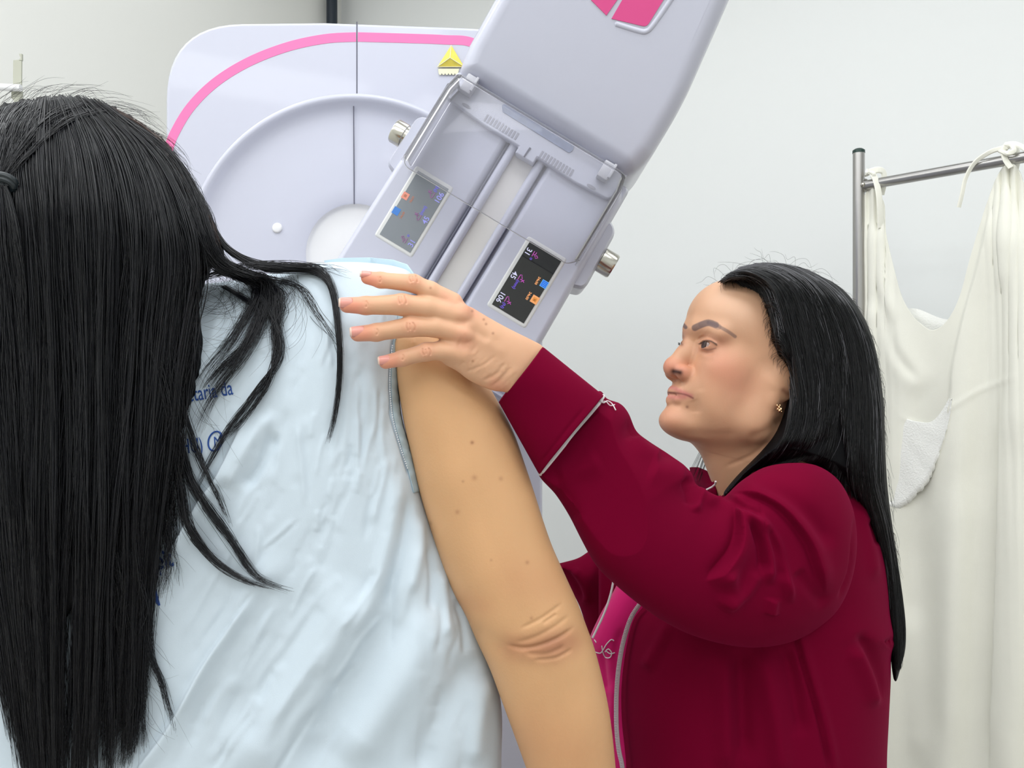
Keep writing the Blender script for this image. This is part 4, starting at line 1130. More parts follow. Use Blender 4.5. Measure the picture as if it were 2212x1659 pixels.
G1 = [[(70, 222), (30, 300), (40, 480), (60, 800), (62, 1200), (90, 1740)],
      [(95, 218), (80, 320), (95, 500), (110, 800), (105, 1200), (120, 1790)],
      [(120, 214), (140, 330), (150, 520), (160, 800), (160, 1200), (150, 1790)],
      [(140, 212), (190, 320), (215, 500), (215, 800), (205, 1200), (185, 1760)],
      [(160, 213), (240, 320), (275, 500), (265, 800), (245, 1200), (225, 1740)],
      [(180, 216), (290, 330), (335, 520), (310, 800), (285, 1200), (262, 1690)],
      [(195, 220), (320, 340), (385, 540), (360, 780), (320, 1150), (296, 1640)],
      [(210, 226), (340, 340), (425, 540), (415, 700), (370, 1000), (320, 1330)]]
G1 = [lay(g) for g in G1]
S += family(G1, 3100, rng, 22, wob=3.0, clump=70, spread=2.0, lenvar=0.11, dY=0.005, cw=9, cl_tight=0.92)
S += family(G1, 700, rng, 22, wob=13, clump=0, spread=9, lenvar=0.16, dY=0.007)
# left edge hair hanging behind the ponytail
G2 = [[(-150, 340), (-215, 520), (-215, 800), (-150, 1080), (-90, 1200)], [(-110, 300), (-160, 500), (-150, 800), (-90, 1150), (-20, 1450)], [(-60, 300), (-90, 500), (-80, 800), (-20, 1200), (60, 1740)], [(-10, 300), (-30, 500), (-20, 800), (20, 1200), (80, 1750)], [(30, 300), (5, 500), (20, 800), (45, 1200), (95, 1780)]]
S += family([lay(g) for g in G2], 1500, rng, 20, wob=5, clump=30, spread=5, lenvar=0.08)
# hair pulled to the elastic
G3p = [[(230, 240), (150, 262), (80, 320), (15, 385)], [(180, 222), (110, 250), (55, 310), (8, 380)], [(110, 212), (60, 245), (25, 310), (0, 378)], [(40, 222), (10, 260), (-5, 320), (-8, 378)], [(-40, 250), (-40, 300), (-25, 350), (-15, 378)]]
G3p = [lay(g, off=0.007) for g in G3p]
S += family(G3p, 900, rng, 14, wob=2.5, clump=26, spread=2.5, lenvar=0.0)
G3q = [[(12, 402), (40, 520), (60, 760), (64, 1000)], [(2, 404), (10, 560), (30, 800), (40, 1100)], [(-8, 404), (-20, 560), (-20, 800), (10, 1150)]]
S += family([lay(g, off=0.010) for g in G3q], 700, rng, 16, wob=4, clump=20, spread=3, lenvar=0.12)
# sweep over the ear to the shoulder
G4 = [[(215, 226), (345, 312), (420, 430), (470, 545), (560, 612), (590, 660), (585, 760), (540, 860)],
      [(225, 230), (355, 316), (430, 430), (478, 530), (560, 585), (650, 590), (705, 605), (728, 700), (733, 800), (722, 900), (706, 960)],
      [(235, 236), (365, 325), (438, 440), (484, 525), (560, 562), (640, 566), (695, 572), (722, 620), (734, 720), (735, 820), (724, 900), (700, 985)]]
S4 = family([lay(g, off=0.005) for g in G4[1:]], 200, rng, 26, wob=3, clump=8, spread=1.8, lenvar=0.12, cl_tight=0.6)
G5 = [[(200, 222), (330, 320), (400, 440), (450, 560), (520, 600), (560, 608), (582, 640), (592, 740), (600, 790)],
      [(215, 226), (345, 316), (415, 430), (462, 548), (530, 590), (575, 602), (560, 680), (520, 760), (455, 850), (410, 950)],
      [(215, 226), (345, 316), (415, 430), (462, 548), (520, 600), (555, 625), (520, 690), (480, 750), (440, 800), (415, 850)]]
S5 = []
for g, n in zip(G5, (100, 150, 120)):
    g = lay(g, off=0.006); S5 += family([g, [(q[0] + 10, q[1] + 4, q[2]) for q in g]], n, rng, 24, wob=6, clump=6, spread=4, lenvar=0.16, cl_tight=0.75, cw=7)
G6 = [[(400, 560), (440, 640), (560, 612), (600, 600), (580, 600)],]
tuft = [
    ([(300, 700), (345, 820), (370, 960), (388, 1060), (402, 1130), (440, 1190), (490, 1235), (545, 1262), (600, 1275)], 130, 3.0),
    ([(310, 640), (350, 780), (378, 920), (402, 1020), (440, 1090), (490, 1160), (540, 1235), (580, 1262), (640, 1282)], 110, 2.6),
    ([(360, 700), (380, 820), (400, 900), (432, 1000), (470, 1080), (500, 1150)], 40, 2.0),
    ([(560, 640), (600, 720), (598, 780), (540, 860), (490, 930), (450, 1000), (410, 1080)], 40, 2.0),
    ([(590, 640), (592, 760), (570, 840), (520, 910), (470, 960)], 40, 2.0),
    ([(480, 620), (530, 650), (560, 680), (530, 740), (470, 800), (430, 850)], 60, 2.5),
    ([(330, 900), (350, 1000), (352, 1100), (362, 1200), (340, 1300)], 60, 3.0),
    ([(340, 1000), (370, 1090), (372, 1180), (375, 1270)], 30, 3.0),
    ([(300, 1100), (310, 1250), (320, 1400), (350, 1480), (372, 1560), (378, 1600)], 60, 2.2),
    ([(290, 1100), (296, 1300), (300, 1450), (305, 1560), (312, 1640)], 60, 3.0),
    ([(270, 1200), (275, 1400), (262, 1520), (230, 1600), (200, 1650)], 90, 8.0),
    ([(240, 1200), (262, 1400), (275, 1520), (262, 1620), (240, 1690)], 90, 8.0),
    ([(440, 600), (520, 580), (610, 575), (690, 580), (760, 600)], 25, 6.0),
    ([(470, 560), (560, 600), (640, 620), (680, 680), (720, 740), (740, 780)], 25, 3.5),
    ([(560, 600), (600, 640), (590, 740), (610, 760)], 50, 4.0),
]
S6 = []
for g, n, sp in tuft:
    g = lay(g, off=0.005)
    S6 += family([g, [(q[0] + sp * 2, q[1] - sp, q[2]) for q in g]], n, rng, 22, wob=sp * 1.6, clump=5, spread=sp * 1.3, lenvar=0.13, cl_tight=0.45, cw=sp)
# flyaways on the crown and over the gown
S7 = []
for i in range(150):
    a_ = rng.uniform(0, 1); k = int(a_ * 90)
    top = resample(np.array([(-20, 235), (60, 214), (140, 207), (210, 218), (280, 250), (350, 305), (400, 380), (440, 445), (470, 510)], float), 91)[k]
    dx, dy_ = rng.uniform(20, 80), rng.uniform(-18, 12)
    nrm = np.array([top[0] - 170, top[1] - 480]); nrm /= np.linalg.norm(nrm); tg = np.array([-nrm[1], nrm[0]])
    h_ = rng.uniform(3, 20)
    S7.append([tuple(top - tg * 20) + (.88,), tuple(top + nrm * h_ + tg * dx * .3) + (.88,), tuple(top + nrm * h_ * rng.uniform(.3, 1.3) + tg * dx) + (.88,), tuple(top + nrm * rng.uniform(-4, 14) + tg * dx * 1.5) + (.88,)])
for i in range(170):
    u0, v0 = rng.uniform(430, 640), rng.uniform(560, 640); r0 = rng.uniform(20, 100); a0 = rng.uniform(-1, 2.5)
    line = [(u0 + r0 * t * math.cos(a0 + 1.3 * t), v0 + r0 * t * (0.6 + math.sin(a0 + 1.5 * t) * 0.6)) for t in (0, .4, .8, 1.2, 1.6)]
    S7.append(lay(line, off=0.006))
for i in range(70):
    v0 = rng.uniform(700, 1500); u0 = float(np.interp(v0, [600, 800, 1000, 1250, 1500], [440, 430, 375, 310, 265])); L_ = rng.uniform(30, 130)
    line = [(u0 - 10, v0), (u0 + L_ * .3 * rng.uniform(.3, 1), v0 + L_ * .6), (u0 + L_ * .5, v0 + L_ * rng.uniform(.8, 1.2)), (u0 + L_ * rng.uniform(.4, 1.1), v0 + L_ * rng.uniform(1, 1.8))]
    S7.append(lay(line, off=0.006))
S7 = [np.array([tuple(P(*q)) for q in spline(s_, 5)]) for s_ in S7]
hair('hair_strands', S, rad(len(S), 0.00034), M['hair_p'], hairo)
hair('loose_locks', S4 + S5 + S6, rad(len(S4 + S5 + S6), 0.00021), M['hair_p'], hairo)
hair('flyaway_hair', S7, rad(len(S7), 0.00011), M['hair_p'], hairo)
# brown strands paint the highlight on the black hair at the temple side
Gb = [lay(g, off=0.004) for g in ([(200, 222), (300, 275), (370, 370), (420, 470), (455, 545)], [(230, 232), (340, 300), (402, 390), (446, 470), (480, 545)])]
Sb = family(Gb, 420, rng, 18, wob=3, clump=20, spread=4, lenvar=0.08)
hair('brown_highlight_strands', Sb, rad(len(Sb), 0.0003), M['hair_br'], hairo)
ye = hy(8, 392, 0.012) or 0.72
MB().tube([P(8 + 24 * math.cos(t_), 392 + 13 * math.sin(t_) + 5 * math.cos(t_), ye + 0.004 * math.sin(t_)) for t_ in np.linspace(0, 2 * math.pi, 25)], 0.0032, 10).build('hair_elastic', M['black'], hairo)
MB().tube([P(8 + 22 * math.cos(t_), 400 + 12 * math.sin(t_) + 5 * math.cos(t_), ye + 0.004 * math.sin(t_)) for t_ in np.linspace(0, 2 * math.pi, 25)], 0.0030, 10).build('hair_elastic', M['black'], hairo)
MB().sphere(P(22, 384, ye - 0.003), 0.0016, 10).build('hair_tie_bead', M['metal'], hairo)
# ================================================================ TECHNICIAN
M['jacket'] = mat('burgundy_jersey', srgb(108, 3, 38), 0.85, 0.05, sheen=0.12, sheen_tint=(0.9, 0.05, 0.25, 1), bump=0.15, bscale=1500, bdist=0.0004)
M['shirt'] = mat('hot_pink_shirt', srgb(214, 20, 112), 0.7, 0.3, sheen=0.3)
M['pipe'] = mat('white_piping', srgb(222, 214, 216), 0.6, 0.3)
M['zip'] = mat('pale_zipper', srgb(205, 190, 196), 0.4, 0.5)
M['eye'] = mat('eye_white', srgb(172, 152, 146), 0.12, 0.6)
M['iris'] = mat('dark_brown_iris', srgb(58, 42, 38), 0.08, 0.6)
M['gold'] = mat('gold_stone_stud', srgb(214, 180, 140), 0.15, metal=1.0)
M['nail'] = mat('pink_nail', srgb(228, 158, 146), 0.22, 0.5)
M['nailtip'] = mat('nail_tip', srgb(240, 208, 192), 0.3, 0.5)
M['trouser'] = mat('dark_trouser', srgb(40, 40, 50), 0.8)
YT = 1.12
tec = thing('person', 'person in burgundy zip jacket and pink shirt with long black hair, looking left', 'person', (P(1640, 1400, YT).x, YT + 0.07, 0))
# ---- head, modelled about the eye line, then turned
yaw, pitch, roll = math.radians(13), math.radians(16), math.radians(0)
Fw = Vector((-math.cos(yaw), -math.sin(yaw), 0)); Lf = Vector((math.sin(yaw), -math.cos(yaw), 0)); Up = Vector((0, 0, 1))
Rp = Matrix.Rotation(-pitch, 3, Lf) if True else None
F2_ = Rp @ Fw; U2_ = Rp @ Up
if F2_.z < 0: Rp = Matrix.Rotation(pitch, 3, Lf); F2_ = Rp @ Fw; U2_ = Rp @ Up
HR = np.array([list(F2_), list(Lf), list(U2_)]).T      # columns: forward, left, up
eye_l = np.array([0.080, 0.031, 0.0])
HC = np.array(P(1527, 745, 1.075)) - HR @ eye_l
def to_head(p): return HR.T @ (np.array(p) - HC)
hf = Field((-0.125, -0.088, -0.235), (0.128, 0.088, 0.125), 0.00155)
hf.ell((-.012, 0, .022), (.094, .074, .086))
hf.ell((.045, 0, .042), (.052, .062, .054), .02)
hf.ell((.028, 0, -.030), (.058, .057, .068), .02)
for s in (-1, 1):
    hf.cap((.087, s * .010, .020), (.071, s * .045, .016), .0108, .010, .012)
    hf.ell((.050, s * .040, -.026), (.030, .024, .026), .02)
    hf.ell((.040, s * .037, -.064), (.034, .025, .034), .02)
    hf.cap((.064, s * .012, -.098), (.004, s * .048, -.078), .018, .020, .02)
    hf.cap((.004, s * .048, -.078), (-.004, s * .056, -.03), .020, .020, .02)
    hf.ell((.060, s * .026, -.050), (.022, .018, .022), .015)
hf.ell((.071, 0, -.066), (.026, .028, .027), .014)
hf.ell((.082, 0, -.099), (.0185, .024, .0165), .013)
hf.ell((.022, 0, -.092), (.046, .040, .020), .022)
hf.cap((.006, 0, -.105), (-.03, 0, -.15), .036, .036, .02)
# eye sockets, lids
for s in (-1, 1):
    hf.ell((.098, s * .033, .002), (.0165, .0155, .0115), .010, sub=True)
    hf.ell((.0735, s * .0315, .0005), (.0138, .0158, .0135), .004)
    hf.ell((.0870, s * .0325, -.0005), (.0085, .0125, .0043), .0008, sub=True)
# nose
hf.chain([(.084, 0, .008), (.0905, 0, -.013), (.1005, 0, -.031)], [.0085, .0100, .0120], .011)
hf.ell((.1010, 0, -.0355), (.0125, .0145, .0115), .006)
for s in (-1, 1):
    hf.ell((.0915, s * .0165, -.0395), (.0130, .0082, .0098), .005)
    hf.ell((.0980, s * .0090, -.0480), (.0075, .0050, .0040), .002, sub=True)
# mouth
hf.chain([(.078, -.024, -.0690), (.0900, -.012, -.0625), (.0942, 0, -.0622), (.0900, .012, -.0625), (.078, .024, -.0690)], [.0018, .0048, .0052, .0048, .0018], .004)
hf.chain([(.078, -.022, -.0700), (.0895, -.011, -.0735), (.0935, 0, -.0745), (.0895, .011, -.0735), (.078, .022, -.0700)], [.0018, .0046, .0056, .0046, .0018], .004)
hf.chain([(.077, -.027, -.0700), (.0945, -.011, -.0680), (.0992, 0, -.0685), (.0945, .011, -.0680), (.077, .027, -.0700)], [.0008, .0011, .0012, .0011, .0008], .0015, sub=True)
# ears
for s in (-1, 1):
    hf.ell((-.014, s * .069, -.016), (.018, .006, .028), .004)
    hf.ell((-.002, s * .0695, -.046), (.0085, .0055, .0115), .004)
# neck (world-vertical) and shoulders slope
def hp_(u, v, Y): return tuple(to_head(P(u, v, Y)))
hf.chain([hp_(1612, 880, 1.125), hp_(1652, 980, 1.13), hp_(1700, 1090, 1.14)], [.056, .0565, .062], .022)
V, F = hf.nets()
Wh = V @ HR.T + HC
Wh, FHd = subdiv(Wh, F)
face = [([(1502, 738), (1515, 729), (1532, 729), (1549, 740)], 2.2, -0.0012),      # upper lid crease
        ([(1508, 746), (1517, 738), (1531, 736), (1543, 741), (1552, 750)], 2.2, 0.0010),
        ([(1512, 756), (1525, 763), (1545, 762)], 3.0, -0.0008), ([(1508, 760), (1524, 770), (1548, 770)], 4.5, 0.0008),
        ([(1494, 792), (1503, 805), (1510, 830), (1513, 850)], 7, -0.0008), ([(1497, 862), (1503, 878), (1504, 895)], 7, -0.0006),
        ([(1490, 700), (1483, 720), (1478, 745)], 6, 0.001), ([(1600, 840), (1580, 850), (1560, 870)], 14, -0.0006),
        ([(1600, 936), (1560, 940), (1500, 938), (1462, 936)], 8, -0.0012), ([(1610, 950), (1660, 930), (1690, 900)], 8, -0.002),
        ([(1560, 1010), (1620, 985), (1665, 950)], 4, -0.001), ([(1590, 1040), (1640, 1000), (1680, 960)], 5, 0.001), ([(1440, 858), (1455, 873), (1475, 878)], 5, -0.001)]
Wh = folds(Wh, FHd, face)
sk = np.array(srgb(204, 157, 124)[:3])
C = np.tile(sk, (len(Wh), 1)) * (1 + 0.05 * vnoise(Wh, 50, 3))[:, None]
blush = srgb(206, 118, 100); lip = srgb(186, 110, 104); brow = srgb(92, 74, 76); lid = srgb(176, 122, 98)
Nn = normals(Wh, FHd)
fbv = BVHTree.FromPolygons([tuple(p) for p in Wh], [tuple(map(int, f)) for f in FHd])
C = paint(C, Wh, [([(1555, 785), (1585, 800)], 28, blush, 0.2), ([(1466, 741), (1473, 744)], 2.4, srgb(40, 28, 26), 0.9), ([(1560, 800), (1590, 830)], 34, blush, 0.22), ([(1440, 790), (1470, 800)], 17, blush, 0.5), ([(1440, 900), (1440, 920)], 26, blush, 0.25), ([(1560, 640), (1600, 670)], 30, srgb(240, 205, 180), 0.3),  # pale forehead stroke is a painted highlight
    ([(1525, 735), (1560, 738)], 12, lid, 0.55), ([(1512, 755), (1540, 762)], 8, lid, 0.5), ([(1478, 720), (1474, 745)], 8, lid, 0.5),
    ([(1443, 836), (1455, 838), (1472, 846), (1492, 855)], 4.0, lip, 0.8), ([(1443, 856), (1458, 858), (1478, 857)], 4.5, lip, 0.75), ([(1442, 848), (1462, 849), (1482, 853), (1497, 860)], 1.5, srgb(120, 62, 60), 0.8),
    ([(1501, 708), (1514, 702), (1530, 697), (1546, 702)], 7.0, brow, 0.78, 1), ([(1530, 697), (1546, 702), (1560, 709), (1574, 717), (1588, 727)], 3.6, brow, 0.6, 1), ([(1515, 701), (1535, 699), (1552, 706)], 6.5, brow, 0.35, 1), ([(1471, 706), (1475, 701), (1481, 707)], 4, brow, 0.85, 1),
    ([(1514, 741), (1524, 736), (1536, 737), (1548, 745)], 1.3, srgb(40, 28, 26), 0.85), ([(1516, 752), (1530, 756), (1546, 752)], 1.2, srgb(110, 70, 62), 0.6),
    ([(1455, 802), (1462, 803), (1469, 805)], 4.4, srgb(50, 24, 20), 0.97), ([(1485, 879)], 2.5, srgb(140, 85, 66), 0.5), ([(1484, 879)], 1.8, srgb(120, 80, 64), 0.5), ([(1692, 843), (1700, 850)], 4, srgb(120, 66, 50), 0.6)], Nn)  # nostril opening darkened with painted shade
# ---- hand and forearm
YHD = 0.80
fh2 = Field((715, 560, -75), (1290, 960, 190), 1.75)
def w_(Y): return (Y - YHD) * FPX / YHD
def fin(pts, rs, k=7):
    for i in range(len(pts) - 1): fh2.cap(pts[i], pts[i + 1], rs[i], rs[i + 1], k, flat=1.0)
wi, wm, wr, wp = 4, -4, -6, -2
fin([(794, 600, 10), (822, 605, 0), (893, 612, -8), (930, 628, -6), (975, 655, 2)], [14.5, 17.0, 19.0, 19.5, 25])
fin([(750, 659, 0), (790, 660, -8), (868, 658, -20), (925, 664, -18), (990, 682, -8)], [17, 19.5, 23, 22.5, 27])
fin([(773, 721, 2), (813, 718, -8), (886, 706, -20), (940, 706, -18), (1000, 716, -10)], [17, 19.0, 21.5, 22, 27])
fin([(833, 782, 6), (870, 774, -2), (921, 760, -12), (955, 757, -10), (1005, 758, -4)], [15.0, 17, 19.5, 20, 26])
palm = [(940, 632), (975, 643), (1031, 672), (1092, 706), (1152, 736), (1172, 748), (1200, 776), (1225, 800), (1220, 850), (1195, 880), (1150, 880), (1120, 858), (1089, 847), (1062, 843), (1016, 823), (986, 801), (958, 785), (945, 765), (950, 735), (945, 700), (935, 665)]
fh2.inflate(palm, lambda u, v: si(u, [940, 1000, 1100, 1200], [42, 52, 60, 62]), lambda u, v: si(u, [940, 1000, 1100, 1160], [30, 36, 38, 32]), 36, wc=lambda u, v: si(u, [930, 1000, 1060, 1130, 1220], [4, 10, 24, 50, 100]), k=9, per=4)
# thumb reaches round behind the arm
fin([(1060, 790, 40), (1010, 770, 75), (975, 745, 105), (950, 715, 125)], [26, 21, 17, 15])
V, F = fh2.nets(); Whd = px2world(V, YHD); Whd, F_h = subdiv(Whd, F)
fs = []
for c_, ang, r_k in (((893, 603), 0.35, 9), ((869, 648), 0.1, 11), ((887, 706), -0.12, 11), ((921, 760), -0.2, 9)):
    for s_, w__ in ((-1, 1), (1, 1)):
        fs.append(([(c_[0] + s_ * 6 - 2, c_[1] - r_k), (c_[0] + s_ * 9, c_[1]), (c_[0] + s_ * 6 + 2, c_[1] + r_k)], 1.5, -0.0008))
    fs.append(([(c_[0] - 2, c_[1] - r_k * .8), (c_[0], c_[1] + r_k * .8)], 1.3, -0.0007)); fs.append(([(c_[0] - 3, c_[1]), (c_[0] + 3, c_[1])], 12, 0.0006))
for (a_, b_, r_k) in ((821, 604, 8), (791, 657, 9), (814, 717, 9), (870, 772, 8)):
    fs.append(([(a_ - 1, b_ - r_k), (a_ + 2, b_), (a_ - 1, b_ + r_k)], 1.5, -0.0007)); fs.append(([(a_ - 5, b_ - r_k), (a_ - 2, b_ + r_k)], 1.6, -0.00025))
fs += [([(975, 668), (1020, 690), (1080, 735)], 9, 0.0008), ([(985, 712), (1040, 735), (1100, 770)], 9, 0.0008), ([(975, 690), (1020, 712), (1060, 740)], 8, -0.0014), ([(960, 645), (1010, 665), (1060, 700)], 6, 0.0008),
       ([(985, 738), (1030, 760)], 8, -0.0014), ([(1000, 672), (1006, 690)], 17, 0.0006), ([(1000, 722), (1008, 736)], 15, 0.0014), ([(972, 762), (1010, 782)], 10, 0.0012)]
r2 = np.random.RandomState(8)
for i in range(26):
    t_ = i / 25; u0 = 985 + 105 * t_; v0 = np.interp(u0, [956, 986, 1016, 1062, 1095], [778, 795, 815, 836, 842]) - r2.uniform(4, 30)
    L_ = r2.uniform(12, 44); fs.append(([(u0, v0), (u0 + L_ * .35, v0 - L_ * .45), (u0 + L_ * .8, v0 - L_ * .85)], 2.6, -0.00018))
fs += [([(1040, 822), (1070, 810), (1095, 780)], 3.2, -0.0008), ([(1055, 838), (1083, 820), (1105, 790)], 3.2, -0.0007), ([(1075, 846), (1098, 822), (1118, 790)], 4, 0.0005), ([(1000, 805), (1040, 790), (1075, 765)], 3, -0.0005)]
Whd = folds(Whd, F_h, fs)
skh = np.array(srgb(216, 168, 134)[:3])
Ch = np.tile(skh, (len(Whd), 1)) * (1 + 0.05 * vnoise(Whd, 90, 4))[:, None]
pk = srgb(226, 140, 118)
kn = srgb(176, 118, 90)
Ch = paint(Ch, Whd, [([(cx_ + 9 * math.cos(t_), cy_ + 11 * math.sin(t_)) for t_ in np.linspace(a0, a0 + 2.4, 6)], 1.1, kn, 0.22) for cx_, cy_ in ((893, 603), (869, 648), (887, 706), (921, 760)) for a0 in (-1.2, 1.9)], None)
Ch = paint(Ch, Whd, [([(780, 597), (800, 603)], 18, pk, 0.7), ([(740, 660), (765, 665)], 20, pk, 0.75), ([(762, 722), (785, 724)], 19, pk, 0.65), ([(824, 783), (845, 783)], 18, pk, 0.6),
    ([(1005, 690), (1010, 680)], 14, pk, 0.15), ([(1000, 730), (1006, 738)], 16, pk, 0.3), ([(893, 606), (896, 608)], 12, pk, 0.28), ([(869, 650)], 13, pk, 0.28), ([(887, 706)], 13, pk, 0.25), ([(921, 760)], 12, pk, 0.3), ([(1070, 835), (1090, 845)], 14, pk, 0.4), ([(960, 640), (1030, 675)], 10, pk, 0.25)] +
    [([(u, v)], 2, srgb(150, 98, 70), .6) for u, v in ((930, 622), (1020, 672), (1045, 690), (1021, 780), (1050, 700), (1065, 720))], None)
# ---- core of the body under the clothes, legs
ft = Field((0.02, 0.85, 0.0), (0.62, 1.50, 1.25), 0.014)
tx = P(1670, 1300, YT).x
ft.chain([(tx, 1.15, 1.22), (tx + .02, 1.18, 1.05), (tx, 1.20, 0.85)], [.055, .105, .11], .05)
lV, lF = ft.nets()

BW, BF, BC = join([(Wh, FHd, C), (Whd, F_h, Ch), (lV, lF, np.tile(sk, (len(lV), 1)))])
mesh_obj('body', BW, BF, M['skin_t'], tec, colors=BC, label='fair face, neck and hand with short natural nails')
for s in (1, -1):     # eyes
    c_ = HC + HR @ np.array([.0728, s * .031, 0.0]); g = Vector(HR @ np.array([0.93, -0.02 + s * 0.10, -0.08])).normalized()
    e_ = MB().sphere(c_, 0.0128, 32).build('eye', M['eye'], tec)
    q = Vector(c_) + g * 0.0085
    MB().tube([Vector(c_) + g * x for x in (0.0110, 0.0122, 0.0131, 0.0133)], [0.0059, 0.0058, 0.004, 0.0015], 24).build('iris', M['iris'], e_)
for s_, ls in ((1, [((1514 + 2.2 * i), 742 - 5.0 * math.sin(i / 16 * 3.0), i) for i in range(16)]),):
    pass
# nails
def nail(u, v, w, a, L_, wd, tip=True):
    ca, sa = math.cos(a), math.sin(a); V_ = []; n1, n2 = 9, 9; F_ = []
    for i in range(n1):
        for j in range(n2):
            x = (i / (n1 - 1) - 0.5) * 2; y = (j / (n2 - 1) - 0.5) * 2
            rx = L_ / 2 * x; ry = wd / 2 * y * math.sqrt(max(0.05, 1 - (abs(x) ** 4) * 0.5))
            uu = u + rx * ca - ry * sa; vv = v + rx * sa + ry * ca
            V_.append((uu, vv, w + 5.5 * y * y + 2.0 * max(0, -x) ** 2))
            if i < n1 - 1 and j < n2 - 1: F_.append([i * n2 + j, i * n2 + j + 1, (i + 1) * n2 + j + 1, (i + 1) * n2 + j])
    W_n = px2world(np.array(V_, float), YHD)
    o = mesh_obj('fingernail', W_n, np.array(F_), [M['nail'], M['nailtip']], tec)
    for p_ in o.data.polygons:
        if p_.index < (n2 - 1): p_.material_index = 1
    so = o.modifiers.new('t', 'SOLIDIFY'); so.thickness = 0.0007; so.offset = 1
hb2 = BVHTree.FromPolygons([tuple(p) for p in Whd], [tuple(map(int, f)) for f in F_h])
def hw(u, v): 
    d = (P(u, v, 1.0) - Vector((0, 0, ZC))).normalized(); h = hb2.ray_cast(Vector((0, 0, ZC)), d)
    return w_(h[0].y) if h[0] is not None else 0
nail(790, 593, hw(790, 595) - 1.6, 0.10, 24, 13); nail(747, 654, hw(747, 655) - 1.6, 0.0, 30, 21); nail(772, 716, hw(772, 717) - 1.6, -0.08, 32, 21); nail(830, 778, hw(830, 779) - 1.6, -0.12, 27, 18)
# earring
er = Vector(HC + HR @ np.array([.001, .0762, -.049]))
q = P(1683, 882, er.y - 0.002)
for du, dv, r in ((-4, -6, .0017), (0, -2, .002), (4, 2, .0024), (1, 5, .0022), (-3, 2, .0016), (2, -6, .0013), (5, 7, .0016)):
    MB().sphere(P(1683 + du, 882 + dv, er.y - 0.003), r, 10).build('earring_bead', M['gold'], tec)

# ---- jacket torso
tp = [(1546, 1078), (1568, 1050), (1605, 1024), (1650, 1004), (1700, 994), (1760, 993), (1815, 1012), (1858, 1045), (1885, 1080), (1903, 1130), (1915, 1200), (1921, 1270), (1925, 1330), (1934, 1375), (1936, 1392), (1926, 1415), (1924, 1480), (1920, 1560), (1916, 1660), (1920, 1800), (1930, 2100),
      (1330, 2100), (1342, 1800), (1345, 1659), (1336, 1560), (1335, 1480), (1345, 1400), (1362, 1335), (1388, 1300), (1420, 1240), (1460, 1160), (1505, 1100)]
fj = Field((1290, 960, -330), (1980, 2110, 380), 7.5)
fj.inflate(tp, lambda u, v: si(v, [1000, 1100, 1300], [90, 150, 210]), lambda u, v: si(v, [1000, 1080, 1250, 1500], [120, 200, 240, 230]), 260, wc=lambda u, v: si(v, [1000, 1300], [40, 30]), power=2.2, per=5)
V, F = fj.nets(); V, F = subdiv(V, F); JW = px2world(V, YT)
js = [([(1700, 1300), (1730, 1420), (1770, 1560), (1800, 1700)], 3, -0.004), ([(1712, 1300), (1742, 1420), (1782, 1560), (1810, 1700)], 8, 0.003),
      ([(1640, 1390), (1660, 1480), (1680, 1600), (1690, 1700)], 16, 0.007), ([(1600, 1390), (1605, 1500), (1610, 1650)], 14, -0.007), ([(1560, 1390), (1562, 1500), (1570, 1680)], 14, 0.006), ([(1690, 1390), (1715, 1480), (1735, 1600)], 12, -0.006),
      ([(1850, 1080), (1868, 1130), (1885, 1200), (1890, 1260)], 8, 0.003), ([(1840, 1390), (1870, 1450), (1900, 1530)], 14, 0.006), ([(1855, 1360), (1895, 1450), (1912, 1530)], 10, -0.006), ([(1915, 1395), (1928, 1385), (1940, 1380)], 6, -0.004),
      ([(1450, 1340), (1420, 1400), (1390, 1450)], 10, 0.004), ([(1880, 1120), (1900, 1180)], 8, -0.003), ([(1835, 1020), (1870, 1065), (1890, 1110)], 10, 0.004)]
JW = folds(JW, F, [(s_[0], s_[1], s_[2] * 1.3) + tuple(s_[3:]) for s_ in js])
jk = mesh_obj('jacket', JW, F, M['jacket'], tec, label='burgundy zip jacket with white piping')
# ---- near sleeve
sp_ = [(1290, 846), (1312, 862), (1340, 872), (1358, 893), (1374, 930), (1400, 952), (1440, 978), (1475, 1003), (1494, 1022), (1505, 1048), (1535, 1066), (1560, 1076), (1600, 1040), (1650, 1010), (1710, 1000), (1765, 1006), (1810, 1036), (1838, 1085), (1850, 1140), (1850, 1200), (1838, 1260), (1815, 1310), (1786, 1342), (1740, 1374), (1690, 1392), (1630, 1399), (1570, 1393), (1500, 1374), (1440, 1346), (1385, 1309), (1330, 1264), (1288, 1222), (1258, 1170), (1230, 1115), (1200, 1068), (1162, 1022), (1185, 985), (1235, 920)]
fsv = Field((1130, 820, -260), (1880, 1430, 420), 5)
Ysl = 0.98
fsv.inflate(sp_, lambda u, v: si(u, [1160, 1300, 1450, 1600, 1800], [88, 128, 165, 175, 150]), lambda u, v: si(u, [1160, 1300, 1450, 1650], [80, 115, 140, 150]), lambda u, v: si(u, [1160, 1300, 1450, 1650], [80, 110, 140, 150]), wc=lambda u, v: si(u, [1160, 1300, 1450, 1600, 1800], [-225, -170, -100, -20, 55]), per=5, ep=1.35)
V, F = fsv.nets(); V, F = subdiv(V, F); SW = px2world(V, Ysl); FSV = F
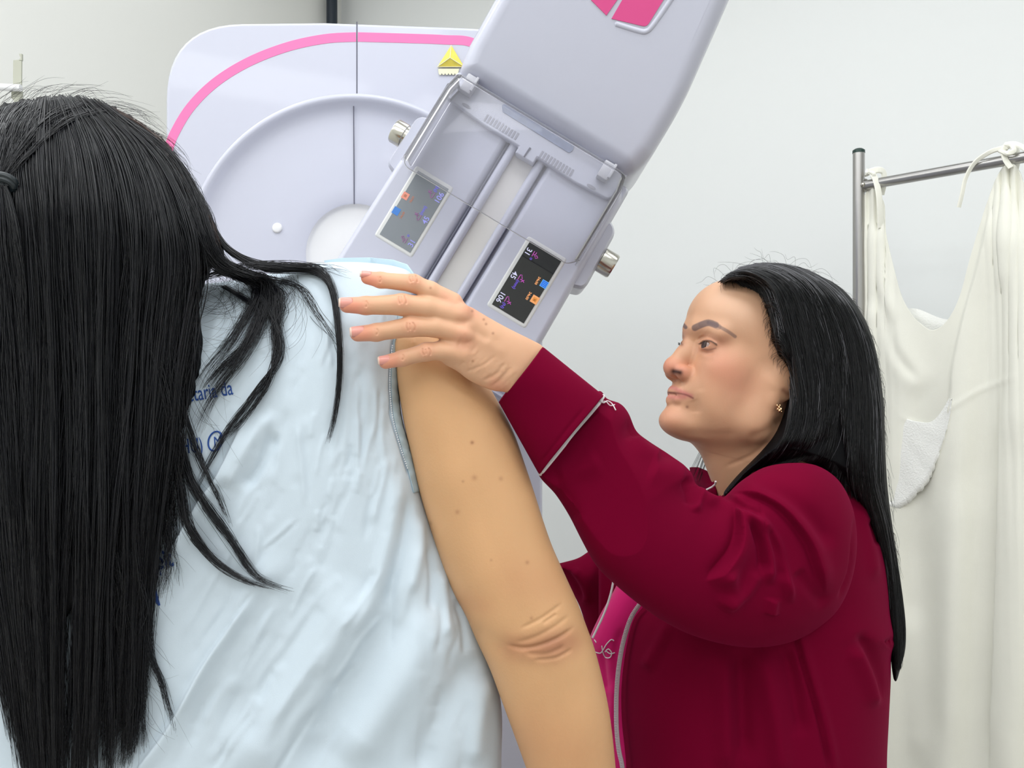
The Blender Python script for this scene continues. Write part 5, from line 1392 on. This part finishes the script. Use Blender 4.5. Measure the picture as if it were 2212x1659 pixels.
ss = [([(1590, 1085), (1598, 1130), (1590, 1180), (1560, 1225), (1525, 1260)], 12, 0.008, 's'), ([(1500, 1050), (1520, 1075), (1560, 1085), (1620, 1082)], 8, 0.004), ([(1555, 1070), (1610, 1100), (1650, 1120)], 6, -0.004),
      ([(1580, 1060), (1650, 1075), (1700, 1110), (1745, 1170), (1770, 1240), (1790, 1290)], 10, 0.005, 's'), ([(1620, 1045), (1700, 1075), (1760, 1130), (1800, 1190)], 12, -0.003),
      ([(1600, 1100), (1640, 1140), (1655, 1200), (1662, 1270)], 8, 0.0055), ([(1625, 1100), (1670, 1160), (1690, 1230), (1712, 1310)], 7, 0.005), ([(1612, 1120), (1640, 1180), (1648, 1240)], 6, -0.005), ([(1650, 1130), (1680, 1200), (1690, 1260)], 6, -0.004),
      ([(1560, 1230), (1580, 1280), (1560, 1320)], 12, 0.004), ([(1640, 1230), (1610, 1280), (1560, 1310)], 8, 0.0035), ([(1670, 1290), (1665, 1330)], 7, 0.004), ([(1720, 1230), (1760, 1280), (1790, 1310)], 9, -0.003),
      ([(1375, 935), (1390, 965), (1430, 985)], 12, 0.004), ([(1345, 910), (1400, 940), (1470, 985)], 18, -0.003), ([(1400, 1010), (1440, 1020), (1485, 1030)], 16, 0.003), ([(1495, 1040), (1505, 1075), (1500, 1110)], 6, 0.003), ([(1475, 1030), (1490, 1060), (1495, 1095)], 8, -0.003),
      ([(1200, 1030), (1260, 1010), (1300, 990)], 14, 0.002), ([(1195, 1050), (1230, 1080), (1250, 1130)], 8, -0.002), ([(1850, 1100), (1846, 1160), (1836, 1240), (1808, 1300)], 3, -0.003)]
SW = folds(SW, F, [(s_[0], s_[1] * 1.15, s_[2] * 1.6) + tuple(s_[3:]) for s_ in ss])
slv = mesh_obj('sleeve', SW, F, M['jacket'], jk)
# cuff
cp_ = [(1171, 750), (1206, 779), (1250, 815), (1300, 854), (1302, 862), (1278, 890), (1235, 940), (1195, 990), (1171, 1022), (1163, 1021), (1140, 988), (1118, 948), (1098, 908), (1079, 868), (1100, 838), (1135, 795)]
Yc0 = 0.845
nA, nT = 26, 72; CWv = []
for i in range(nA):
    s_ = i / (nA - 1)
    A_ = np.array([1171, 750]) * (1 - s_) + np.array([1303, 856]) * s_; B_ = np.array([1079, 868]) * (1 - s_) + np.array([1166, 1024]) * s_
    bow = math.sin(s_ * math.pi) * 2.5; ax_ = (A_ + B_) / 2; hv = (A_ - B_) / 2
    for k in range(nT):
        t_ = 2 * math.pi * k / nT; cc, s2 = math.cos(t_), math.sin(t_)
        yc_ = 0.836 + 0.022 * s_; T__ = 0.0315 + 0.013 * s_
        q = ax_ + hv * cc * (1 - 0.012 * bow * 0)
        y = yc_ - T__ * np.sign(s2) * abs(s2) ** 0.9
        y += 0.0008 * math.sin(3 * t_ + 5 * s_)
        CWv.append(tuple(P(q[0] + 4 * (0.5 - s_) * s2, q[1], y)))
CW = np.array(CWv); F = np.array([[i * nT + k, i * nT + (k + 1) % nT, (i + 1) * nT + (k + 1) % nT, (i + 1) * nT + k] for i in range(nA - 1) for k in range(nT)])
CW, F = subdiv(CW, F)
CW = folds(CW, F if normals(CW, F)[:, 1].min() < 0 and True else F, [([(1150, 790), (1240, 870)], 30, 0.001), ([(1268, 874), (1222, 930), (1160, 1010)], 2.5, -0.0010)])
cuff = mesh_obj('cuff', CW, F, M['jacket'], jk)
so = cuff.modifiers.new('t', 'SOLIDIFY'); so.thickness = 0.0018; so.offset = 0
cb = BVHTree.FromPolygons([tuple(p) for p in CW], [tuple(map(int, f)) for f in F])
sb = BVHTree.FromPolygons([tuple(p) for p in SW], [tuple(map(int, f)) for f in FSV])
pl_ = resample(spline([(1303, 856), (1286, 881), (1240, 935), (1200, 984), (1167, 1024)], 6), 24)
def near2(u, v):
    dd = (P(u, v, 1.0) - Vector((0, 0, ZC))).normalized(); ys = []
    for t_ in (cb, sb):
        h = t_.ray_cast(Vector((0, 0, ZC)), dd)
        if h[0] is not None: ys.append(h[0].y)
    return min(ys) if ys else None
ys_ = [near2(u, v) for u, v in pl_]; kk = [i for i, y in enumerate(ys_) if y is not None]
ys_ = np.interp(range(24), kk, [ys_[i] for i in kk])
MB().tube([P(u, v, y - 0.001) for (u, v), y in zip(pl_, ys_)], 0.0021, 10).build('piping', M['pipe'], jk)
th_ = [(1296, 866), (1304, 870), (1312, 866), (1322, 872), (1330, 886)]
MB().tube([P(u, v, (near2(u - 4, v + 4) or 0.83) - 0.0015) for u, v in spline(th_, 5)], 0.0006, 6).build('loose_thread', M['pipe'], jk)
th_ = [(1296, 868), (1308, 867), (1318, 876), (1328, 874)]
MB().tube([P(u, v, (near2(u - 4, v + 4) or 0.83) - 0.0015) for u, v in spline(th_, 5)], 0.0005, 6).build('loose_thread', M['pipe'], jk)
# far sleeve
fs2 = Field((1180, 1160, -140), (1480, 1520, 140), 6)
fs2.inflate([(1196, 1222), (1212, 1216), (1250, 1205), (1285, 1184), (1310, 1198), (1345, 1250), (1420, 1300), (1440, 1400), (1400, 1440), (1320, 1400), (1281, 1385), (1268, 1360), (1252, 1310), (1225, 1260)], 75, 70, wc=lambda u, v: si(u, [1200, 1440], [-20, 40]), per=4)
V, F = fs2.nets(); V, F = subdiv(V, F); W = px2world(V, 1.20)
W = folds(W, F, [([(1212, 1225), (1240, 1260), (1262, 1300)], 6, -0.005), ([(1235, 1225), (1262, 1262), (1268, 1310)], 7, 0.005)])
mesh_obj('sleeve', W, F, M['jacket'], jk)
MB().tube([P(u, v, y) for u, v, y in [tuple(x) + (1.095,) for x in spline([(1329, 1232), (1320, 1280), (1305, 1325), (1280, 1378)], 6)]], 0.0014, 8).build('piping', M['pipe'], jk)
MB().box(P(1352, 1310, 1.14), (0.07, 0.02, 0.12), bevel=0.008).build('jacket_front_panel', M['jacket'], jk)
# hot pink shirt
fs3 = Field((1250, 1180, -120), (1460, 1900, 140), 6)
fs3.inflate([(1350, 1240), (1400, 1230), (1440, 1300), (1420, 1900), (1300, 1900), (1305, 1659), (1296, 1560), (1285, 1450), (1272, 1390), (1290, 1340), (1318, 1290)], 60, 60, per=4)
V, F = fs3.nets(); V, F = subdiv(V, F); W = px2world(V, 1.13)
W = folds(W, F, [([(1320, 1400), (1325, 1480), (1320, 1600)], 6, 0.003), ([(1345, 1350), (1330, 1420), (1322, 1500)], 7, -0.003), ([(1300, 1400), (1310, 1500)], 5, -0.003)])
sh_ = mesh_obj('shirt', W, F, M['shirt'], tec, label='hot pink shirt under the open jacket')
sbv = BVHTree.FromPolygons([tuple(p) for p in W], [tuple(map(int, f)) for f in F])
for ln_ in ([(1275, 1402), (1285, 1408), (1296, 1411), (1302, 1405), (1310, 1392), (1320, 1382), (1326, 1384)], [(1300, 1395), (1302, 1408), (1308, 1420), (1318, 1420), (1321, 1410), (1314, 1402), (1307, 1408)], [(1308, 1405), (1318, 1412), (1328, 1410)], [(1284, 1382), (1288, 1388)]):
    MB().tube([on(sbv, u, v, 0.0006) for u, v in spline(ln_, 5)], 0.0007, 6).build('embroidery', M['pipe'], sh_)
# zipper along the open front
zl = resample(spline([(1384, 1303), (1364, 1335), (1348, 1385), (1338, 1440), (1333, 1500), (1333, 1570), (1338, 1620), (1346, 1662), (1350, 1750)], 8), 130)
MB().tube([P(u, v, 1.075) for u, v in zl], 0.0022, 8).build('zipper', M['zip'], jk)
mb = MB()
for i in range(0, 130, 1):
    u, v = zl[i]; mb.box(P(u - 3.5, v, 1.072), (0.0028, 0.0022, 0.0014))
mb.build('zipper_teeth', M['zip'], jk, smooth=False, kind='stuff')
# collar
mb = MB(); rows = []
for u, v, y, h in ((1494, 1022, 1.22, 26), (1508, 1026, 1.19, 34), (1526, 1036, 1.15, 40), (1546, 1056, 1.11, 40)):
    rows.append([mb.bm.verts.new(P(u, v - h * .5, y)), mb.bm.verts.new(P(u + 6, v + 40, y + 0.005))])
for i in range(3): mb.bm.faces.new((rows[i][0], rows[i + 1][0], rows[i + 1][1], rows[i][1]))
o = mb.build('collar', M['jacket'], jk); so = o.modifiers.new('t', 'SOLIDIFY'); so.thickness = 0.003
MB().tube([P(u, v, y) for u, v, y in ((1526, 1058, 1.10), (1538, 1052, 1.095), (1545, 1046, 1.09), (1546, 1040, 1.085))], 0.0012, 8).build('piping', M['pipe'], jk)
# trousers and shoes
fl = Field((0.05, 0.85, 0.0), (0.65, 1.55, 1.0), 0.014)
for sy in (-1, 1):
    hy_ = YT + 0.06 + sy * 0.09
    fl.chain([(tx, hy_, 0.74), (tx - .01, hy_, 0.48), (tx, hy_, 0.09)], [.11, .085, .065], .03)
fl.ell((tx, YT + .06, 0.74), (.15, .19, .14), .04)
V, F = fl.nets(); mesh_obj('trousers', V, F, M['trouser'], tec)
fl = Field((-0.05, 0.85, 0.0), (0.65, 1.55, 0.2), 0.008)
for sy in (-1, 1):
    hy_ = YT + 0.06 + sy * 0.09
    fl.cap((tx + .03, hy_, 0.045), (tx - .17, hy_, 0.04), .044, .038, .02)
V, F = fl.nets(); mesh_obj('shoes', V, F, M['black'], tec)

# ---- hair of the technician
hp2 = [(1556, 612), (1570, 594), (1600, 578), (1642, 571), (1690, 572), (1735, 582), (1785, 602), (1822, 626), (1852, 662), (1876, 706), (1893, 760), (1904, 825), (1910, 890), (1913, 980), (1918, 1060), (1930, 1150), (1945, 1250), (1956, 1340), (1956, 1400), (1946, 1440), (1934, 1476), (1926, 1440), (1922, 1380), (1916, 1290), (1900, 1200), (1880, 1110), (1850, 1068), (1790, 1020), (1700, 990), (1640, 1010), (1600, 1045), (1572, 1072), (1562, 1066), (1590, 1030), (1640, 978), (1676, 930), (1694, 885), (1703, 845), (1704, 800), (1686, 780), (1668, 752), (1660, 716), (1664, 690), (1650, 660), (1654, 632), (1636, 612), (1600, 604), (1575, 606)]
fht = Field((1540, 560, -170), (1980, 1490, 230), 5)
fht.inflate(hp2, lambda u, v: si(v, [600, 800, 1000, 1200], [62, 52, 50, 22]), lambda u, v: si(v, [560, 700, 900, 1100, 1300], [118, 138, 128, 70, 30]), 130, wc=lambda u, v: si(v, [560, 900, 1050, 1250], [-60, -72, -80, 10]) + np.clip(1690 - u, 0, 120) * -0.10, per=3)
V, F = fht.nets(); V, F = subdiv(V, F); TW = px2world(V, 1.13)
thair = mesh_obj('hair', TW, F, M['hair_pb'], tec, label='straight black hair swept back over the shoulder')
tb = BVHTree.FromPolygons([tuple(p) for p in TW], [tuple(map(int, f)) for f in F])
def lay2(line, off=0.003, dflt=1.08):
    pts = spline(line, 6); out = []
    for u, v in pts:
        d = (P(u, v, 1.0) - Vector((0, 0, ZC))).normalized(); h = tb.ray_cast(Vector((0, 0, ZC)), d)
        out.append([u, v, h[0].y - off if h[0] is not None else None])
    kn = [i for i, q in enumerate(out) if q[2] is not None]
    if not kn: return [(a, b, dflt) for a, b, c in out]
    ys = np.interp(np.arange(len(out)), kn, [out[i][2] for i in kn]); ys = np.convolve(np.pad(ys, 2, mode='edge'), np.ones(5) / 5, 'valid')
    return [(q[0], q[1], y) for q, y in zip(out, ys)]
rng = np.random.RandomState(21)
TG = [[(1560, 608), (1600, 596), (1650, 625), (1668, 690), (1685, 770), (1706, 830), (1708, 880), (1690, 950), (1640, 1010), (1575, 1075)],
      [(1566, 600), (1610, 586), (1670, 618), (1700, 700), (1722, 800), (1728, 880), (1712, 950), (1670, 1000), (1600, 1050)],
      [(1580, 590), (1640, 580), (1710, 620), (1745, 710), (1765, 820), (1762, 920), (1735, 980), (1690, 1000), (1640, 1015)],
      [(1600, 580), (1670, 576), (1745, 622), (1790, 720), (1808, 830), (1805, 920), (1790, 980), (1770, 1005)],
      [(1620, 574), (1700, 576), (1785, 632), (1832, 740), (1845, 850), (1842, 940), (1835, 1020), (1850, 1075), (1900, 1200), (1925, 1330)],
      [(1640, 572), (1720, 580), (1808, 640), (1860, 740), (1875, 850), (1878, 940), (1882, 1040), (1905, 1140), (1928, 1260), (1940, 1400), (1936, 1470)],
      [(1650, 571), (1735, 583), (1822, 640), (1880, 750), (1898, 860), (1902, 950), (1906, 1050), (1925, 1160), (1942, 1270), (1952, 1370), (1942, 1460)]]
TS = family([lay2(g) for g in TG], 3600, rng, 24, wob=2.6, clump=90, spread=1.6, lenvar=0.04, dY=0.003)
TS += family([lay2(g) for g in TG[4:]], 900, rng, 24, wob=3, clump=24, spread=2.0, lenvar=0.05, dY=0.003)
# hairline: fine roots running back from the temple
HL = [(1556, 610), (1575, 602), (1600, 600), (1625, 604), (1645, 620), (1655, 640), (1652, 665), (1660, 700), (1666, 730), (1672, 760), (1690, 785), (1705, 805)]
hl = resample(np.array(HL, float), 12)
roots = []
for i in range(12):
    u, v = hl[i]; k = i / 11
    roots.append(lay2([(u - 2, v + 1), (u + 22, v - 8 + 16 * k), (u + 55 - 20 * k, v + 18 + 30 * k), (u + 75 - 40 * k, v + 70 + 40 * k)], 0.002))
TS += family(roots, 1100, rng, 12, wob=1.2, spread=2.2, lenvar=0.1, dY=0.001)
fly = []
for i in range(110):      # baby hairs along the hairline
    k = rng.uniform(0, 10.9); a_ = hl[int(k)] * (1 - k % 1) + hl[int(k) + 1] * (k % 1)
    L_ = rng.uniform(10, 30); dx = rng.uniform(-1.0, 0.1) * min(1, k / 3); cur = rng.uniform(-.4, .7)
    pts = [(a_[0] + 8, a_[1] - 1), (a_[0] + 2 + dx * 4, a_[1] + L_ * .2), (a_[0] + dx * 8, a_[1] + L_ * .5), (a_[0] + dx * 10 + cur * 8, a_[1] + L_ * .9)]
    dd = []
    for u_, v_ in spline(pts, 3):
        dv = (P(u_, v_, 1.0) - Vector((0, 0, ZC))).normalized(); h = fbv.ray_cast(Vector((0, 0, ZC)), dv)
        if h[0] is not None: dd.append(tuple(h[0] - dv * 0.0015))
    if len(dd) > 4: fly.append(np.array(dd))
for i in range(130):
    top = resample(np.array([(1556, 612), (1600, 578), (1642, 571), (1735, 582), (1822, 626), (1876, 706), (1904, 825), (1913, 980), (1930, 1150), (1956, 1340)], float), 60)
    k = rng.randint(0, 52); p0 = top[k]; tg = top[min(k + 4, 59)] - p0; tg /= np.linalg.norm(tg) + 1e-6; nn = np.array([tg[1], -tg[0]])
    L_ = rng.uniform(15, 70); h_ = rng.uniform(2, 16) * (1.6 if k < 14 else 0.45)
    sgn = 1 if k > 10 else rng.choice([-1, 1])
    q = [p0, p0 + tg * L_ * .3 * sgn + nn * h_, p0 + tg * L_ * .7 * sgn + nn * h_ * rng.uniform(.5, 1.6), p0 + tg * L_ * sgn + nn * h_ * rng.uniform(-.2, 2)]
    fly.append(np.array([tuple(P(a, b, 1.12)) for a, b in spline(q, 5)]))
for (a, b) in (((1515, 985), (1500, 1022)), ((1520, 990), (1507, 1030)), ((1512, 980), (1496, 1012)), ((1524, 1000), (1512, 1035))):
    for j in range(10):
        o_ = rng.normal(size=2) * 1.5
        fly.append(np.array([tuple(P(a[0] + (b[0] - a[0]) * t + o_[0], a[1] + (b[1] - a[1]) * t + o_[1], 1.16)) for t in np.linspace(-0.3, 1.2, 6)]))
hair('hair_strands', TS, [0.00030 * x for x in rng.uniform(.7, 1.2, len(TS))], M['hair_t'], thair)
gray = family([lay2(g, 0.005) for g in TG], 150, rng, 24, wob=5, spread=4, lenvar=0.2, dY=0.001)  # lighter gray strands that paint highlights onto the black hair
M['hair_g'] = hairmat('gray_highlight_hair', (0.10, 0.10, 0.11, 1), 0.4, 0.5)
hair('gray_highlight_strands', gray, [0.00016] * len(gray), M['hair_g'], thair)
hair('flyaway_hair', fly, [0.00012] * len(fly), M['hair_t'], thair)
# lashes
EL = []
for i in range(26):
    t_ = i / 25; u0 = 1512 + 36 * t_; v0 = 743 - 7 * math.sin(min(t_ * 1.1, 1) * 2.6) + 2 * t_
    d = (P(u0, v0, 1.0) - Vector((0, 0, ZC))).normalized(); 
    EL.append(np.array([tuple(P(u0 - 3.5 * k * (1 - t_ * 1.2), v0 + 1.0 - 1.5 * k * (1 - k * .3), 1.052 - 0.001 * k)) for k in (0, .5, 1, 1.5)]))
for i in range(8):
    EL.append(np.array([tuple(P(1469 - 2.2 * k, 741 + i * 0.7 - 0.6 * k, 1.115)) for k in (0, .7, 1.4, 2.1)]))
hair('eyelashes', EL, [0.00018] * len(EL), M['hair_t'], tec)
